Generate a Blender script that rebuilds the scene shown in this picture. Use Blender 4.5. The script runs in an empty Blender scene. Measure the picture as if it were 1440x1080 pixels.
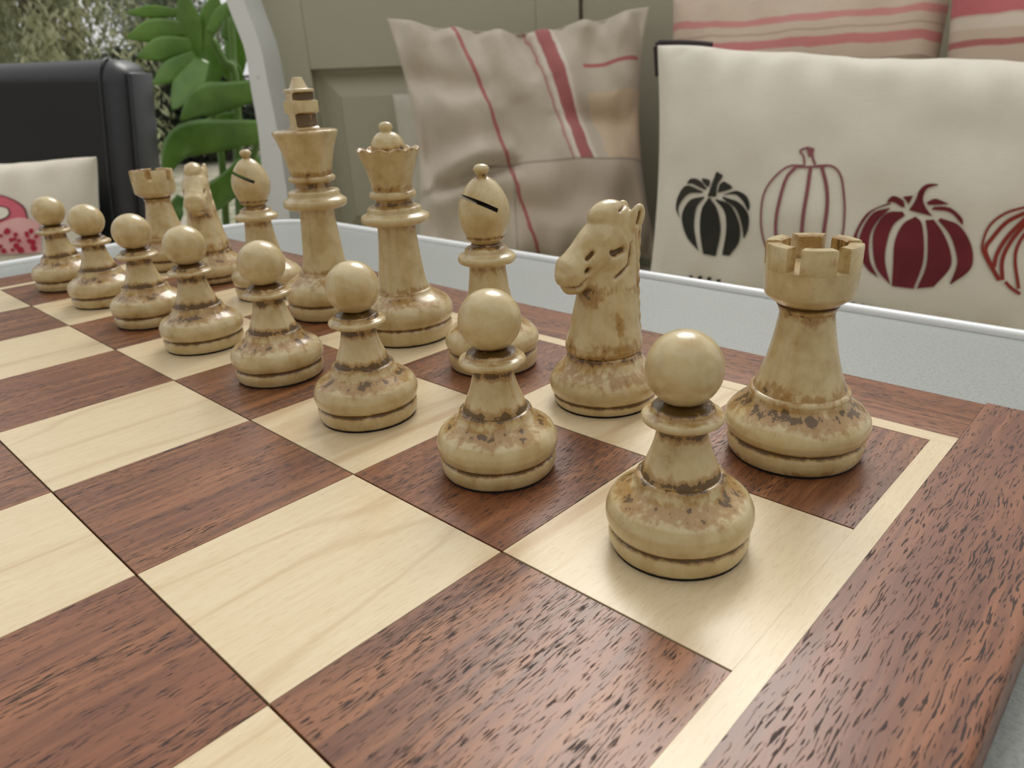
import bpy, bmesh, math, random
from mathutils import Vector, Matrix, noise
R = math.radians
scene = bpy.context.scene
COL = scene.collection

# ------------------------------------------------------------------ camera
S = 0.055                       # one board square in metres
TZ = 0.70                       # table surface height
ZB = TZ + 0.27 * S              # top face of the chessboard
def W(x, y, z=0.0):             # board units (squares) -> world metres
    return Vector((x * S, y * S, ZB + z * S))
F, CX, CY, CZ = 1031.77, 0.77825, -3.65985, 1.70081
YAW, PIT, ROL, PX, PY = 2.316026, -0.390108, -0.039754, 41.173, 0.87
C0 = Vector((CX, CY, CZ))
FW = Vector((math.cos(PIT)*math.cos(YAW), math.cos(PIT)*math.sin(YAW), math.sin(PIT)))
RT = FW.cross(Vector((0, 0, 1))).normalized(); UP = RT.cross(FW)
RV = RT*math.cos(ROL) + UP*math.sin(ROL); UV_ = -RT*math.sin(ROL) + UP*math.cos(ROL)
FH = Vector((math.cos(YAW), math.sin(YAW), 0)); RH = Vector((math.sin(YAW), -math.cos(YAW), 0))
cam_d = bpy.data.cameras.new('camera'); cam = bpy.data.objects.new('camera', cam_d); COL.objects.link(cam)
M = Matrix((RV, UV_, -FW)).transposed().to_4x4(); M.translation = W(CX, CY, CZ)
cam.matrix_world = M
cam_d.sensor_width = 36; cam_d.lens = F/1440*36
cam_d.shift_x = -PX/1440; cam_d.shift_y = PY/1440
cam_d.clip_start = 0.005; cam_d.clip_end = 200
cam_d.dof.use_dof = True; cam_d.dof.focus_distance = 3.4*S; cam_d.dof.aperture_fstop = 29
scene.camera = cam
# ------------------------------------------------------------------ world, light, exposure
world = bpy.data.worlds.new('overcast_sky'); scene.world = world; world.use_nodes = True
wn = world.node_tree; wn.nodes.clear()
o_ = wn.nodes.new('ShaderNodeOutputWorld'); b_ = wn.nodes.new('ShaderNodeBackground')
tc = wn.nodes.new('ShaderNodeTexCoord'); sp = wn.nodes.new('ShaderNodeSeparateXYZ'); rp = wn.nodes.new('ShaderNodeValToRGB')
wn.links.new(tc.outputs['Generated'], sp.inputs[0]); wn.links.new(sp.outputs['Z'], rp.inputs[0])
rp.color_ramp.elements[0].position = 0.0; rp.color_ramp.elements[0].color = (0.69, 0.69, 0.69, 1)
rp.color_ramp.elements[1].position = 1.0; rp.color_ramp.elements[1].color = (1.0, 1.0, 1.0, 1)
wn.links.new(rp.outputs[0], b_.inputs[0]); b_.inputs[1].default_value = 0.95
wn.links.new(b_.outputs[0], o_.inputs[0])
sun_d = bpy.data.lights.new('sun', 'SUN'); sun_d.energy = 1.5; sun_d.angle = R(28); sun_d.color = (1.0, 0.97, 0.92)
sun = bpy.data.objects.new('sun', sun_d); COL.objects.link(sun)
sun.rotation_euler = Vector((math.cos(R(120))*math.cos(R(48)), math.sin(R(120))*math.cos(R(48)), math.sin(R(48)))).to_track_quat('Z', 'Y').to_euler()
scene.view_settings.view_transform = 'Standard'; scene.view_settings.look = 'None'
scene.view_settings.gamma = 1; scene.view_settings.exposure = 0.15
scene.view_settings.use_curve_mapping = False

# ------------------------------------------------------------------ pixel helpers (units)
def ray(u, v): return FW + RV*((u-720-PX)/F) - UV_*((v-540-PY)/F)
def on_plane(u, v, p0, n):
    d = ray(u, v); return C0 + d*((p0-C0).dot(n)/d.dot(n))
def on_h(u, v, H):
    d = ray(u, v); return C0 + d*(H/d.dot(FH))
def on_z(u, v, z=0.0):
    d = ray(u, v); return C0 + d*((z-CZ)/d.z)
def Wv(p): return W(p[0], p[1], p[2])

# ------------------------------------------------------------------ object helpers
def tag(o, label=None, cat=None, group=None, kind=None):
    if label: o['label'] = label
    if cat: o['category'] = cat
    if group: o['group'] = group
    if kind: o['kind'] = kind
    return o
def empty(name, loc=(0, 0, 0), rz=0.0):
    o = bpy.data.objects.new(name, None); COL.objects.link(o)
    o.location = loc; o.rotation_euler.z = rz; o.empty_display_size = 0.02
    return o
def link(name, me, mat=None, parent=None, smooth=True, loc=None):
    o = bpy.data.objects.new(name, me); COL.objects.link(o)
    if mat and not me.materials: me.materials.append(mat)
    if smooth: me.polygons.foreach_set('use_smooth', [True]*len(me.polygons))
    if parent: o.parent = parent
    if loc is not None: o.location = loc
    return o
def mesh(name, vs, fs):
    me = bpy.data.meshes.new(name); me.from_pydata([tuple(v) for v in vs], [], fs); me.update(); return me
def fix_normals(me):
    bm = bmesh.new(); bm.from_mesh(me); bmesh.ops.recalc_face_normals(bm, faces=bm.faces); bm.to_mesh(me); bm.free(); return me
def auto_smooth(me, ang=35):
    bm = bmesh.new(); bm.from_mesh(me)
    for e in bm.edges:
        if len(e.link_faces) == 2 and e.calc_face_angle(0) > R(ang): e.smooth = False
    bm.to_mesh(me); bm.free(); return me
def box_mesh(name, x0, x1, y0, y1, z0, z1, bev=0.0, seg=2):
    bm = bmesh.new(); bmesh.ops.create_cube(bm, size=1)
    for v in bm.verts:
        v.co = Vector(((x0+x1)/2 + v.co.x*(x1-x0), (y0+y1)/2 + v.co.y*(y1-y0), (z0+z1)/2 + v.co.z*(z1-z0)))
    if bev: bmesh.ops.bevel(bm, geom=list(bm.edges), offset=bev, segments=seg, profile=0.5, affect='EDGES')
    me = bpy.data.meshes.new(name); bm.to_mesh(me); bm.free(); return me
def frame_box(name, o, ax, ay, az, ext, bev=0.0, seg=2):
    """box in a local frame: origin o (units), axes, extents (x0,x1,y0,y1,z0,z1) in units -> world mesh"""
    me = box_mesh(name, *ext, bev=bev, seg=seg)
    for v in me.vertices:
        p = o + ax*v.co.x + ay*v.co.y + az*v.co.z; v.co = Wv(p)
    return fix_normals(me)
def tube_mesh(name, pts, rad, n=8, closed=False):
    """pts world; rad float or list"""
    vs, fs = [], []; m = len(pts)
    up0 = Vector((0.13, 0.21, 1)).normalized()
    for i, p in enumerate(pts):
        a = pts[(i-1) % m] if (closed or i > 0) else pts[i]; b = pts[(i+1) % m] if (closed or i < m-1) else pts[i]
        t = (b-a).normalized(); s = t.cross(up0)
        if s.length < 1e-4: s = t.cross(Vector((1, 0, 0)))
        s.normalize(); q = s.cross(t); r = rad[i] if isinstance(rad, (list, tuple)) else rad
        for k in range(n):
            an = 2*math.pi*k/n; vs.append(p + (s*math.cos(an) + q*math.sin(an))*r)
    for i in range(m if closed else m-1):
        for k in range(n):
            j = (i+1) % m
            fs.append((i*n+k, i*n+(k+1) % n, j*n+(k+1) % n, j*n+k))
    if not closed: fs.append(tuple(range(n))[::-1]); fs.append(tuple((m-1)*n+k for k in range(n)))
    return fix_normals(mesh(name, vs, fs))
def crom(pts, n):
    """Catmull-Rom resample of a list of tuples to n points"""
    P = [Vector(p) for p in pts]
    if len(P) == 2: return [P[0].lerp(P[1], i/(n-1)) for i in range(n)]
    out = []
    for i in range(n):
        t = i/(n-1)*(len(P)-1); k = min(int(t), len(P)-2); f = t-k
        p1, p2 = P[k], P[k+1]; p0 = P[k-1] if k > 0 else p1*2-p2; p3 = P[k+2] if k+2 < len(P) else p2*2-p1
        out.append(0.5*((2*p1) + (p2-p0)*f + (2*p0-5*p1+4*p2-p3)*f*f + (3*p1-p0-3*p2+p3)*f**3))
    return out

# ------------------------------------------------------------------ node helper
class NT:
    def __init__(s, name):
        s.mat = bpy.data.materials.new(name); s.mat.use_nodes = True; s.t = s.mat.node_tree; s.t.nodes.clear()
        s.out = s.t.nodes.new('ShaderNodeOutputMaterial'); s.b = s.t.nodes.new('ShaderNodeBsdfPrincipled')
        s.t.links.new(s.b.outputs[0], s.out.inputs[0])
    def n(s, t, **kw):
        nd = s.t.nodes.new(t)
        for k, v in kw.items(): setattr(nd, k, v)
        return nd
    def set(s, sock, v):
        if isinstance(v, bpy.types.NodeSocket): s.t.links.new(v, sock)
        elif isinstance(v, (tuple, list)) and sock.type == 'RGBA': sock.default_value = (*v[:3], 1)
        else: sock.default_value = v
    def math(s, op, a, b=0.0, c=0.0, clamp=False):
        nd = s.n('ShaderNodeMath', operation=op, use_clamp=clamp); s.set(nd.inputs[0], a); s.set(nd.inputs[1], b); s.set(nd.inputs[2], c); return nd.outputs[0]
    def mix(s, f, a, b, mode='MIX'):
        nd = s.n('ShaderNodeMix', data_type='RGBA', blend_type=mode); s.set(nd.inputs[0], f); s.set(nd.inputs[6], a); s.set(nd.inputs[7], b); return nd.outputs[2]
    def noise(s, vec, scale=1.0, detail=2.0, rough=0.5, dist=0.0):
        nd = s.n('ShaderNodeTexNoise'); s.set(nd.inputs['Vector'], vec); s.set(nd.inputs['Scale'], scale); s.set(nd.inputs['Detail'], detail)
        s.set(nd.inputs['Roughness'], rough); s.set(nd.inputs['Distortion'], dist); return nd.outputs['Fac']
    def sstep(s, x, a, b):
        nd = s.n('ShaderNodeMapRange', interpolation_type='SMOOTHSTEP'); s.set(nd.inputs[0], x); s.set(nd.inputs[1], a); s.set(nd.inputs[2], b); return nd.outputs[0]
    def obj(s, rnd=False):
        c = s.n('ShaderNodeTexCoord').outputs['Object']
        if not rnd: return c
        r = s.n('ShaderNodeObjectInfo').outputs['Random']
        cv = s.n('ShaderNodeCombineXYZ'); k = s.math('MULTIPLY', r, 37.0)
        s.set(cv.inputs[0], k); s.set(cv.inputs[1], s.math('MULTIPLY', r, 91.0)); s.set(cv.inputs[2], s.math('MULTIPLY', r, 13.0))
        nd = s.n('ShaderNodeVectorMath', operation='ADD'); s.set(nd.inputs[0], c); s.set(nd.inputs[1], cv.outputs[0]); return nd.outputs[0]
    def mapv(s, v, scale):
        nd = s.n('ShaderNodeMapping'); s.set(nd.inputs['Vector'], v); nd.inputs['Scale'].default_value = scale; return nd.outputs[0]
    def uv(s):
        u = s.n('ShaderNodeTexCoord').outputs['UV']; x = s.n('ShaderNodeSeparateXYZ'); s.set(x.inputs[0], u); return x.outputs[0], x.outputs[1]
    def band(s, x, c, h, soft=0.004):
        """1 where |x-c|<h"""
        d = s.math('ABSOLUTE', s.math('SUBTRACT', x, c)); return s.sstep(d, h+soft, max(h-soft, 0.0))
    def bump(s, h, strength=0.3, dist=0.001):
        nd = s.n('ShaderNodeBump'); nd.inputs['Strength'].default_value = strength; nd.inputs['Distance'].default_value = dist
        s.set(nd.inputs['Height'], h); s.t.links.new(nd.outputs[0], s.b.inputs['Normal'])
    def fin(s, col, rough=0.5, **kw):
        s.set(s.b.inputs['Base Color'], col); s.set(s.b.inputs['Roughness'], rough)
        for k, v in kw.items(): s.set(s.b.inputs[k.replace('_', ' ')], v)
        return s.mat
def sr(r, g, b):                # sRGB 0-255 -> linear
    f = lambda c: c/12.92 if c <= 0.04045 else ((c+0.055)/1.055)**2.4
    return (f(r/255), f(g/255), f(b/255))
def plain(name, col, rough=0.5, **kw):
    t = NT(name); c = t.obj(True); k = t.noise(c, 30.0, 3.0)
    return t.fin(t.mix(t.math('MULTIPLY', k, 0.35), col, tuple(x*0.72 for x in col)), rough, **kw)

# ------------------------------------------------------------------ materials
def dark_wood(name, along='y', big=1.0):
    t = NT(name); v = t.obj(True)
    sc = (lambda a, l: (a, l, a)) if along == 'y' else (lambda a, l: (l, a, a))
    wob = t.noise(v, 60.0, 2.0)
    ad = t.n('ShaderNodeVectorMath', operation='ADD'); t.set(ad.inputs[0], v)
    cv = t.n('ShaderNodeCombineXYZ'); w = t.math('MULTIPLY', t.math('SUBTRACT', wob, 0.5), 0.0022*big)
    t.set(cv.inputs[0 if along == 'y' else 1], w); t.set(ad.inputs[1], cv.outputs[0]); v2 = ad.outputs[0]
    g1 = t.noise(t.mapv(v2, sc(420, 22)), 1.0, 4.0, 0.6)
    g2 = t.noise(t.mapv(v2, sc(60, 7)), 1.0, 3.0, 0.5)
    c = t.mix(t.sstep(g1, 0.30, 0.72), sr(92, 55, 31), sr(154, 101, 63))
    c = t.mix(t.math('MULTIPLY', t.sstep(g2, 0.35, 0.7), 0.6), c, sr(108, 62, 40))
    pn = t.noise(t.mapv(v2, sc(3500/big, 280/big)), 1.0, 1.5, 0.5)
    dn = t.noise(t.mapv(v2, sc(110, 22)), 1.0, 2.0, 0.5)
    th = t.math('SUBTRACT', 0.765, t.math('MULTIPLY', dn, 0.33))
    pore = t.sstep(t.math('SUBTRACT', pn, th), 0.0, 0.035)
    ri = t.n('ShaderNodeObjectInfo').outputs['Random']; c = t.mix(t.math('MULTIPLY', ri, 0.30), c, sr(120, 62, 34))
    c = t.mix(t.math('MULTIPLY', pore, 0.9), c, sr(26, 14, 11))
    h = t.math('ADD', t.math('MULTIPLY', pore, -1.0), t.math('MULTIPLY', g1, 0.25))
    t.bump(h, 0.35, 0.0004)
    r = t.math('ADD', 0.30, t.math('MULTIPLY', g1, 0.12))
    r = t.math('ADD', r, t.math('MULTIPLY', pore, 0.3))
    return t.fin(c, r, Coat_Weight=t.math('MULTIPLY', t.math('SUBTRACT', 1.0, pore), 0.22), Coat_Roughness=0.20)
def maple(name, along='y'):
    t = NT(name); v = t.obj(True)
    sc = (lambda a, l: (a, l, a)) if along == 'y' else (lambda a, l: (l, a, a))
    g1 = t.noise(t.mapv(v, sc(700, 60)), 1.0, 3.0, 0.6)
    g2 = t.noise(t.mapv(v, sc(55, 8)), 1.0, 2.0, 0.5, 0.6)
    g3 = t.noise(t.mapv(v, sc(2200, 300)), 1.0, 1.0)
    c = t.mix(t.sstep(g1, 0.3, 0.75), sr(214, 196, 161), sr(207, 187, 150))
    c = t.mix(t.math('MULTIPLY', t.sstep(g2, 0.58, 0.70), 0.5), c, sr(176, 140, 98))
    c = t.mix(t.math('MULTIPLY', t.sstep(g3, 0.55, 0.7), 0.25), c, sr(182, 152, 110))
    g4 = t.noise(t.mapv(v, sc(26, 5)), 1.0, 2.0, 0.4); ln = t.sstep(t.math('ABSOLUTE', t.math('SUBTRACT', g4, 0.5)), 0.020, 0.0)
    c = t.mix(t.math('MULTIPLY', ln, 0.30), c, sr(172, 138, 98))
    t.bump(t.math('ADD', g1, t.math('MULTIPLY', g3, 0.4)), 0.10, 0.0004)
    return t.fin(c, 0.34, Coat_Weight=0.2, Coat_Roughness=0.2)
M_DARK = dark_wood('sapele_wood'); M_DARKX = dark_wood('sapele_wood_cross', 'x'); M_BORD = dark_wood('sapele_border', 'y', 1.2)
M_MAP = maple('maple_wood'); M_MAPX = maple('maple_wood_cross', 'x')
M_CORE = plain('board_core', sr(58, 38, 28), 0.7)
def piece_mat():
    t = NT('antiqued_boxwood'); v = t.obj(True)
    at = t.n('ShaderNodeAttribute', attribute_name='stain').outputs['Fac']
    n1 = t.noise(v, 150.0, 4.0, 0.6); n2 = t.noise(t.mapv(v, (460, 460, 210)), 1.0, 5.0, 0.65); n3 = t.noise(v, 900.0, 3.0, 0.6)
    g = t.noise(t.mapv(v, (380, 380, 60)), 1.0, 3.0)
    c = t.mix(t.sstep(n1, 0.35, 0.7), sr(200, 182, 138), sr(180, 157, 109))
    c = t.mix(t.math('MULTIPLY', t.sstep(g, 0.45, 0.75), 0.35), c, sr(178, 154, 108))
    m = t.math('ADD', at, t.math('MULTIPLY', t.math('SUBTRACT', n2, 0.5), 1.1))
    m = t.math('ADD', m, t.math('MULTIPLY', t.math('SUBTRACT', n1, 0.5), 0.8))
    c = t.mix(t.math('MULTIPLY', t.sstep(m, 0.20, 0.46), 0.72), c, sr(150, 106, 34))
    c = t.mix(t.math('MULTIPLY', t.sstep(m, 0.54, 0.60), 0.9), c, sr(84, 62, 30))
    sp_ = t.math('MULTIPLY', t.sstep(n3, 0.68, 0.75), t.sstep(n1, 0.5, 0.6))
    c = t.mix(t.math('MULTIPLY', sp_, 0.55), c, sr(120, 98, 66))
    t.bump(t.math('ADD', t.math('MULTIPLY', n2, 0.6), t.math('MULTIPLY', t.sstep(m, 0.54, 0.60), -0.6)), 0.24, 0.0005)
    return t.fin(c, t.math('ADD', 0.22, t.math('MULTIPLY', n1, 0.16)), Coat_Weight=t.math('SUBTRACT', 0.45, t.math('MULTIPLY', t.sstep(m, 0.54, 0.60), 0.3)), Coat_Roughness=0.06)
M_PIECE = piece_mat()
M_SLOT = plain('dark_slot_faces', sr(58, 42, 26), 0.6)
M_FELT = plain('black_felt', (0.006, 0.006, 0.006), 0.95)
def table_mat():
    t = NT('speckled_grey_glass'); v = t.obj()
    n1 = t.noise(v, 900.0, 3.0, 0.6); n2 = t.noise(v, 25.0, 2.0)
    c = t.mix(t.sstep(n1, 0.35, 0.7), sr(152, 155, 151), sr(132, 136, 132))
    d = t.noise(t.mapv(v, (430, 430, 430)), 1.0, 1.0)
    c = t.mix(t.math('MULTIPLY', t.sstep(d, 0.70, 0.76), 0.5), c, sr(110, 118, 118))
    t.bump(n1, 0.12, 0.0004)
    return t.fin(c, 0.36)
M_TABLE = table_mat()
M_RIM = plain('white_rim_metal', sr(236, 239, 240), 0.22)
M_LEG = plain('grey_powder_metal', sr(150, 155, 155), 0.45)
def paint(name, col, chip):
    t = NT(name); v = t.obj()
    a = t.noise(v, 9.0, 4.0); b = t.noise(v, 55.0, 4.0, 0.6)
    c = t.mix(t.math('MULTIPLY', a, 0.5), col, tuple(x*0.82 for x in col))
    c = t.mix(t.math('MULTIPLY', t.sstep(b, 0.70, 0.74), 0.6), c, chip)
    t.bump(b, 0.05, 0.001)
    return t.fin(c, 0.5)
M_PAINT = paint('sage_cream_paint', sr(178, 175, 154), sr(206, 204, 190))
M_PAINTW = paint('white_grey_paint', sr(230, 233, 232), sr(176, 164, 142))

# ------------------------------------------------------------------ setting
def floor_mat():
    t = NT('stone_floor'); v = t.obj(); a = t.noise(v, 4.0, 5.0); 
    return t.fin(t.mix(a, sr(120, 112, 100), sr(160, 152, 140)), 0.6)
tag(link('floor', mesh('floor', [(-4.2, -4, 0), (3, -4, 0), (3, 3.6, 0), (-4.2, 3.6, 0)], [(0, 1, 2, 3)]), floor_mat(), smooth=False), kind='structure')
M_WALL = plain('cream_plaster', sr(228, 224, 214), 0.9)
def wall(name, x0, x1, y0, y1, z0, z1): return tag(link(name, box_mesh(name, x0, x1, y0, y1, z0, z1), M_WALL, smooth=False), kind='structure')
wall('shade_wall_front', -2.4, 2.4, -2.5, -2.3, 0, 2.6); wall('shade_wall_right', 2.2, 2.4, -2.3, 2.6, 0, 2.6)  # unseen walls, added to hold back light from the camera side
wall('shade_ceiling', -2.4, 2.4, -2.5, -1.5, 2.6, 2.75)  # unseen strip, added to block overhead sky light on the camera side
def lawn_mat():
    t = NT('garden_ground'); v = t.obj(); a = t.noise(v, 0.9, 5.0, 0.6); b = t.noise(v, 7.0, 4.0, 0.7)
    c = t.mix(t.sstep(a, 0.4, 0.6), sr(120, 122, 92), sr(150, 142, 124))
    return t.fin(t.mix(t.sstep(b, 0.45, 0.65), c, sr(168, 162, 146)), 0.95)
g0 = mesh('garden_ground', [(-70, -70, -0.05), (70, -70, -0.05), (70, 70, -0.05), (-70, 70, -0.05)], [(0, 1, 2, 3)])
tag(link('garden_ground', g0, lawn_mat(), smooth=False), 'flat garden ground of grass and pale gravel', None, None, 'structure')

# ------------------------------------------------------------------ table
def rrect(x0, x1, y0, y1, r, n=10):
    out = []
    for cx, cy, a0 in ((x1-r, y1-r, 0), (x0+r, y1-r, 90), (x0+r, y0+r, 180), (x1-r, y0+r, 270)):
        for k in range(n+1):
            a = R(a0+90*k/n); out.append((cx+r*math.cos(a), cy+r*math.sin(a)))
    return out
TX0, TX1, TY0, TY1 = -10.86, 9.0, -13.5, 2.77
table = empty('garden_table', (0, 0, 0)); tag(table, 'grey speckled table with a raised white metal rim under the chessboard', 'table')
path = rrect(TX0, TX1, TY0, TY1, 1.2)
n = len(path)
vs = [W(x, y, -0.272) for x, y in path] + [W(x, y, -0.62) for x, y in path]
fs = [tuple(range(n)), tuple(range(2*n-1, n-1, -1))] + [(i, i+n, (i+1) % n+n, (i+1) % n) for i in range(n)]
link('table_top', fix_normals(mesh('table_top', vs, fs)), M_TABLE, table, smooth=False)
def rim_mesh(path, prof):
    m = len(path); k = len(prof); vs, fs = [], []
    for i in range(m):
        a = Vector(path[i-1]); b = Vector(path[(i+1) % m]); t = (b-a).normalized(); nn = Vector((t.y, -t.x))
        for d, z in prof:
            p = Vector(path[i]) + nn*d; vs.append(W(p.x, p.y, z))
    for i in range(m):
        for j in range(k):
            fs.append((i*k+j, ((i+1) % m)*k+j, ((i+1) % m)*k+(j+1) % k, i*k+(j+1) % k))
    return fix_normals(mesh('rim', vs, fs))
prof = [(0.0, -0.30), (0.0, -0.245), (0.012, -0.225), (0.04, -0.213), (0.075, -0.213), (0.105, -0.225), (0.118, -0.25), (0.118, -0.75), (0.09, -0.78), (0.0, -0.76)]
link('rim', rim_mesh(path, prof), M_RIM, table)
for sx in (TX0+1.2, TX1-1.2):
    for sy in (TY0+1.2, TY1-1.2):
        a = W(sx, sy, -0.6); b = Vector((a.x, a.y, 0.0))
        link('leg', tube_mesh('leg', [a, b], 0.022, 14), M_LEG, table)

# ------------------------------------------------------------------ chessboard
board = empty('chessboard', W(-4, -4, -0.27)); tag(board, 'sapele and maple inlaid chessboard lying on the grey table', 'chessboard')
BL = W(-4, -4, -0.27)
def bpart(name, me, mat, smooth=False):
    for v in me.vertices: v.co = Vector(v.co) - BL
    return link(name, me, mat, board, smooth)
def ubox(name, x0, x1, y0, y1, z0, z1, bev=0.0, seg=2):
    me = box_mesh(name, x0, x1, y0, y1, z0, z1, bev, seg)
    for v in me.vertices: v.co = W(*v.co)
    return me
bpart('core', ubox('core', -8.6, 0.6, -8.6, 0.6, -0.27, -0.06), M_CORE)
gx, gy = 0.0015, 0.004
sq = {}
for m_ in (0, 1):
    me = box_mesh('square', (-0.5+gx)*S, (0.5-gx)*S, (-0.5+gy)*S, (0.5-gy)*S, -0.10*S, 0, 0.0012*S, 1)
    me.materials.append(M_DARK if m_ == 0 else M_MAP); sq[m_] = me
for i in range(8):
    for j in range(8):
        o = bpy.data.objects.new('square', sq[(i+j) % 2]); COL.objects.link(o); o.parent = board
        o.location = W(-0.5-i, -0.5-j, 0) - BL
E_ = 0.645; I_ = 0.1
rnd = lambda s: None
def border(name, x0, x1, y0, y1, mat, outer):
    """outer: which side is the board's edge; rounded there"""
    me = box_mesh(name, x0, x1, y0, y1, -0.26, 0)
    bm = bmesh.new(); bm.from_mesh(me)
    es = []
    for e in bm.edges:
        c = (e.verts[0].co + e.verts[1].co)/2
        if outer in ('x1',) and abs(c.x-x1) < 1e-5 and abs(c.z) < 1e-5: es.append(e)
        if outer in ('x0',) and abs(c.x-x0) < 1e-5 and abs(c.z) < 1e-5: es.append(e)
        if outer in ('y1',) and abs(c.y-y1) < 1e-5 and abs(c.z) < 1e-5: es.append(e)
        if outer in ('y0',) and abs(c.y-y0) < 1e-5 and abs(c.z) < 1e-5: es.append(e)
    bmesh.ops.bevel(bm, geom=es, offset=0.035, segments=4, profile=0.5, affect='EDGES')
    bm.to_mesh(me); bm.free()
    for v in me.vertices: v.co = W(*v.co)
    o = bpart(name, auto_smooth(me, 40), mat, True); return o
def inlay(name, x0, x1, y0, y1, mat):
    return bpart(name, ubox(name, x0, x1, y0, y1, -0.10, 0.0), mat)
g = 0.0012
border('border_strip', I_+g, E_, -8-E_, E_, M_BORD, 'x1')
border('border_strip', -8-E_, -8-I_-g, -8-E_, E_, M_BORD, 'x0')
border('border_strip', -8-I_, I_, I_+g, E_, M_DARKX, 'y1')
border('border_strip', -8-I_, I_, -8-E_, -8-I_-g, M_DARKX, 'y0')
inlay('inlay_strip', -gx, I_, -8+g, -g, M_MAP); inlay('inlay_strip', -8-I_, -8+gx, -8+g, -g, M_MAP)
inlay('inlay_strip', -8-I_, I_, g*0, I_, M_MAPX); inlay('inlay_strip', -8-I_, I_, -8-I_, -8, M_MAPX)

# ------------------------------------------------------------------ chess pieces
SEG = 72
def smooth_prof(pr):            # round the profile a little by corner cutting
    out = [pr[0]]
    for i in range(1, len(pr)-1):
        a, b, c = Vector(pr[i-1]), Vector(pr[i]), Vector(pr[i+1])
        out.append(tuple(b.lerp(a, 0.16))); out.append(tuple(b.lerp(c, 0.16)))
    out.append(pr[-1]); return out
def stain_at(z, st):
    s = 0.0
    for zc, w, a in st: s = max(s, a*math.exp(-((z-zc)/w)**2))
    return s
def lathe(name, prof, st, rough=1, wob=0.0, seed=0, scallop=None):
    pr = list(prof)
    for _ in range(rough): pr = smooth_prof(pr)
    vs, fs, sv = [], [], []
    for r, z in pr:
        for k in range(SEG):
            a = 2*math.pi*k/SEG
            rr = r
            zz = z
            if scallop: rr, zz = scallop(r, z, a)
            vs.append((rr*math.cos(a)*S, rr*math.sin(a)*S, zz*S)); sv.append(stain_at(z, st))
    m = len(pr)
    for i in range(m-1):
        for k in range(SEG):
            k2 = (k+1) % SEG; fs.append((i*SEG+k, i*SEG+k2, (i+1)*SEG+k2, (i+1)*SEG+k))
    if pr[0][0] > 1e-6: fs.append(tuple(range(SEG))[::-1])
    if pr[-1][0] > 1e-6: fs.append(tuple((m-1)*SEG+k for k in range(SEG)))
    me = mesh(name, vs, fs)
    if pr[0][0] <= 1e-6 or pr[-1][0] <= 1e-6:
        at = me.attributes.new('stain', 'FLOAT', 'POINT'); at.data.foreach_set('value', sv)
        bm = bmesh.new(); bm.from_mesh(me); bmesh.ops.remove_doubles(bm, verts=bm.verts, dist=1e-7); bm.to_mesh(me); bm.free()
    else:
        at = me.attributes.new('stain', 'FLOAT', 'POINT'); at.data.foreach_set('value', sv)
    me = fix_normals(me); auto_smooth(me, 50)
    me.materials.append(M_PIECE); return me
def arc(cz, r, z0, z1, n=18):
    out = []
    a0 = math.asin(max(-1, min(1, (z0-cz)/r))); a1 = math.asin(max(-1, min(1, (z1-cz)/r)))
    for i in range(n+1):
        a = a0+(a1-a0)*i/n; out.append((max(0, r*math.cos(a)), cz+r*math.sin(a)))
    out[-1] = (0.0, z1) if abs(z1-cz-r) < 1e-6 else out[-1]
    return out
ST_PAWN = [(0.094, 0.014, 0.8), (0.0, 0.02, 0.5), (0.25, 0.04, 0.52), (0.325, 0.03, 0.75), (0.505, 0.035, 0.72), (0.60, 0.022, 0.8), (0.58, 0.02, 0.5)]
PAWN = [
 ('base', lathe('pawn_base', [(0, 0.012), (0.262, 0.012), (0.268, 0.022), (0.275, 0.05), (0.273, 0.078), (0.264, 0.088), (0.262, 0.094), (0.268, 0.101), (0.279, 0.112), (0.286, 0.14), (0.284, 0.172), (0.266, 0.21), (0.228, 0.236), (0.193, 0.257), (0.175, 0.28), (0.171, 0.303), (0.165, 0.311), (0.15, 0.313), (0.0, 0.313)], ST_PAWN)),
 ('stem', lathe('pawn_stem', [(0.0, 0.305), (0.152, 0.306), (0.15, 0.318), (0.134, 0.36), (0.114, 0.41), (0.101, 0.455), (0.094, 0.49), (0.093, 0.53), (0.0, 0.531)], ST_PAWN)),
 ('collar', lathe('pawn_collar', [(0, 0.522), (0.10, 0.523), (0.136, 0.528), (0.15, 0.538), (0.154, 0.549), (0.149, 0.561), (0.134, 0.567), (0.119, 0.571), (0.118, 0.583), (0.110, 0.592), (0.086, 0.596), (0.072, 0.604), (0.0, 0.61)], ST_PAWN)),
 ('head', lathe('pawn_head', arc(0.734, 0.142, 0.596, 0.876, 26), ST_PAWN, 0)),
]
STB = [(0.115, 0.02, 0.5), (0.0, 0.02, 0.45), (0.30, 0.05, 0.42), (0.35, 0.02, 0.55)]
ST_ROOK = [(0.111, 0.016, 0.8), (0.02, 0.03, 0.35), (0.27, 0.055, 0.55), (0.35, 0.05, 0.42), (0.70, 0.035, 0.5), (0.738, 0.014, 0.85)]
def rook_head():
    me = lathe('rook_head', [(0, 0.70), (0.122, 0.70), (0.131, 0.722), (0.125, 0.728), (0.138, 0.734), (0.131, 0.741), (0.145, 0.748), (0.165, 0.763), (0.194, 0.786), (0.199, 0.80), (0.2015, 0.86), (0.204, 0.912), (0.204, 0.912), (0.204, 0.912), (0.0, 0.912)], ST_ROOK, 1)
    return me
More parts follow.
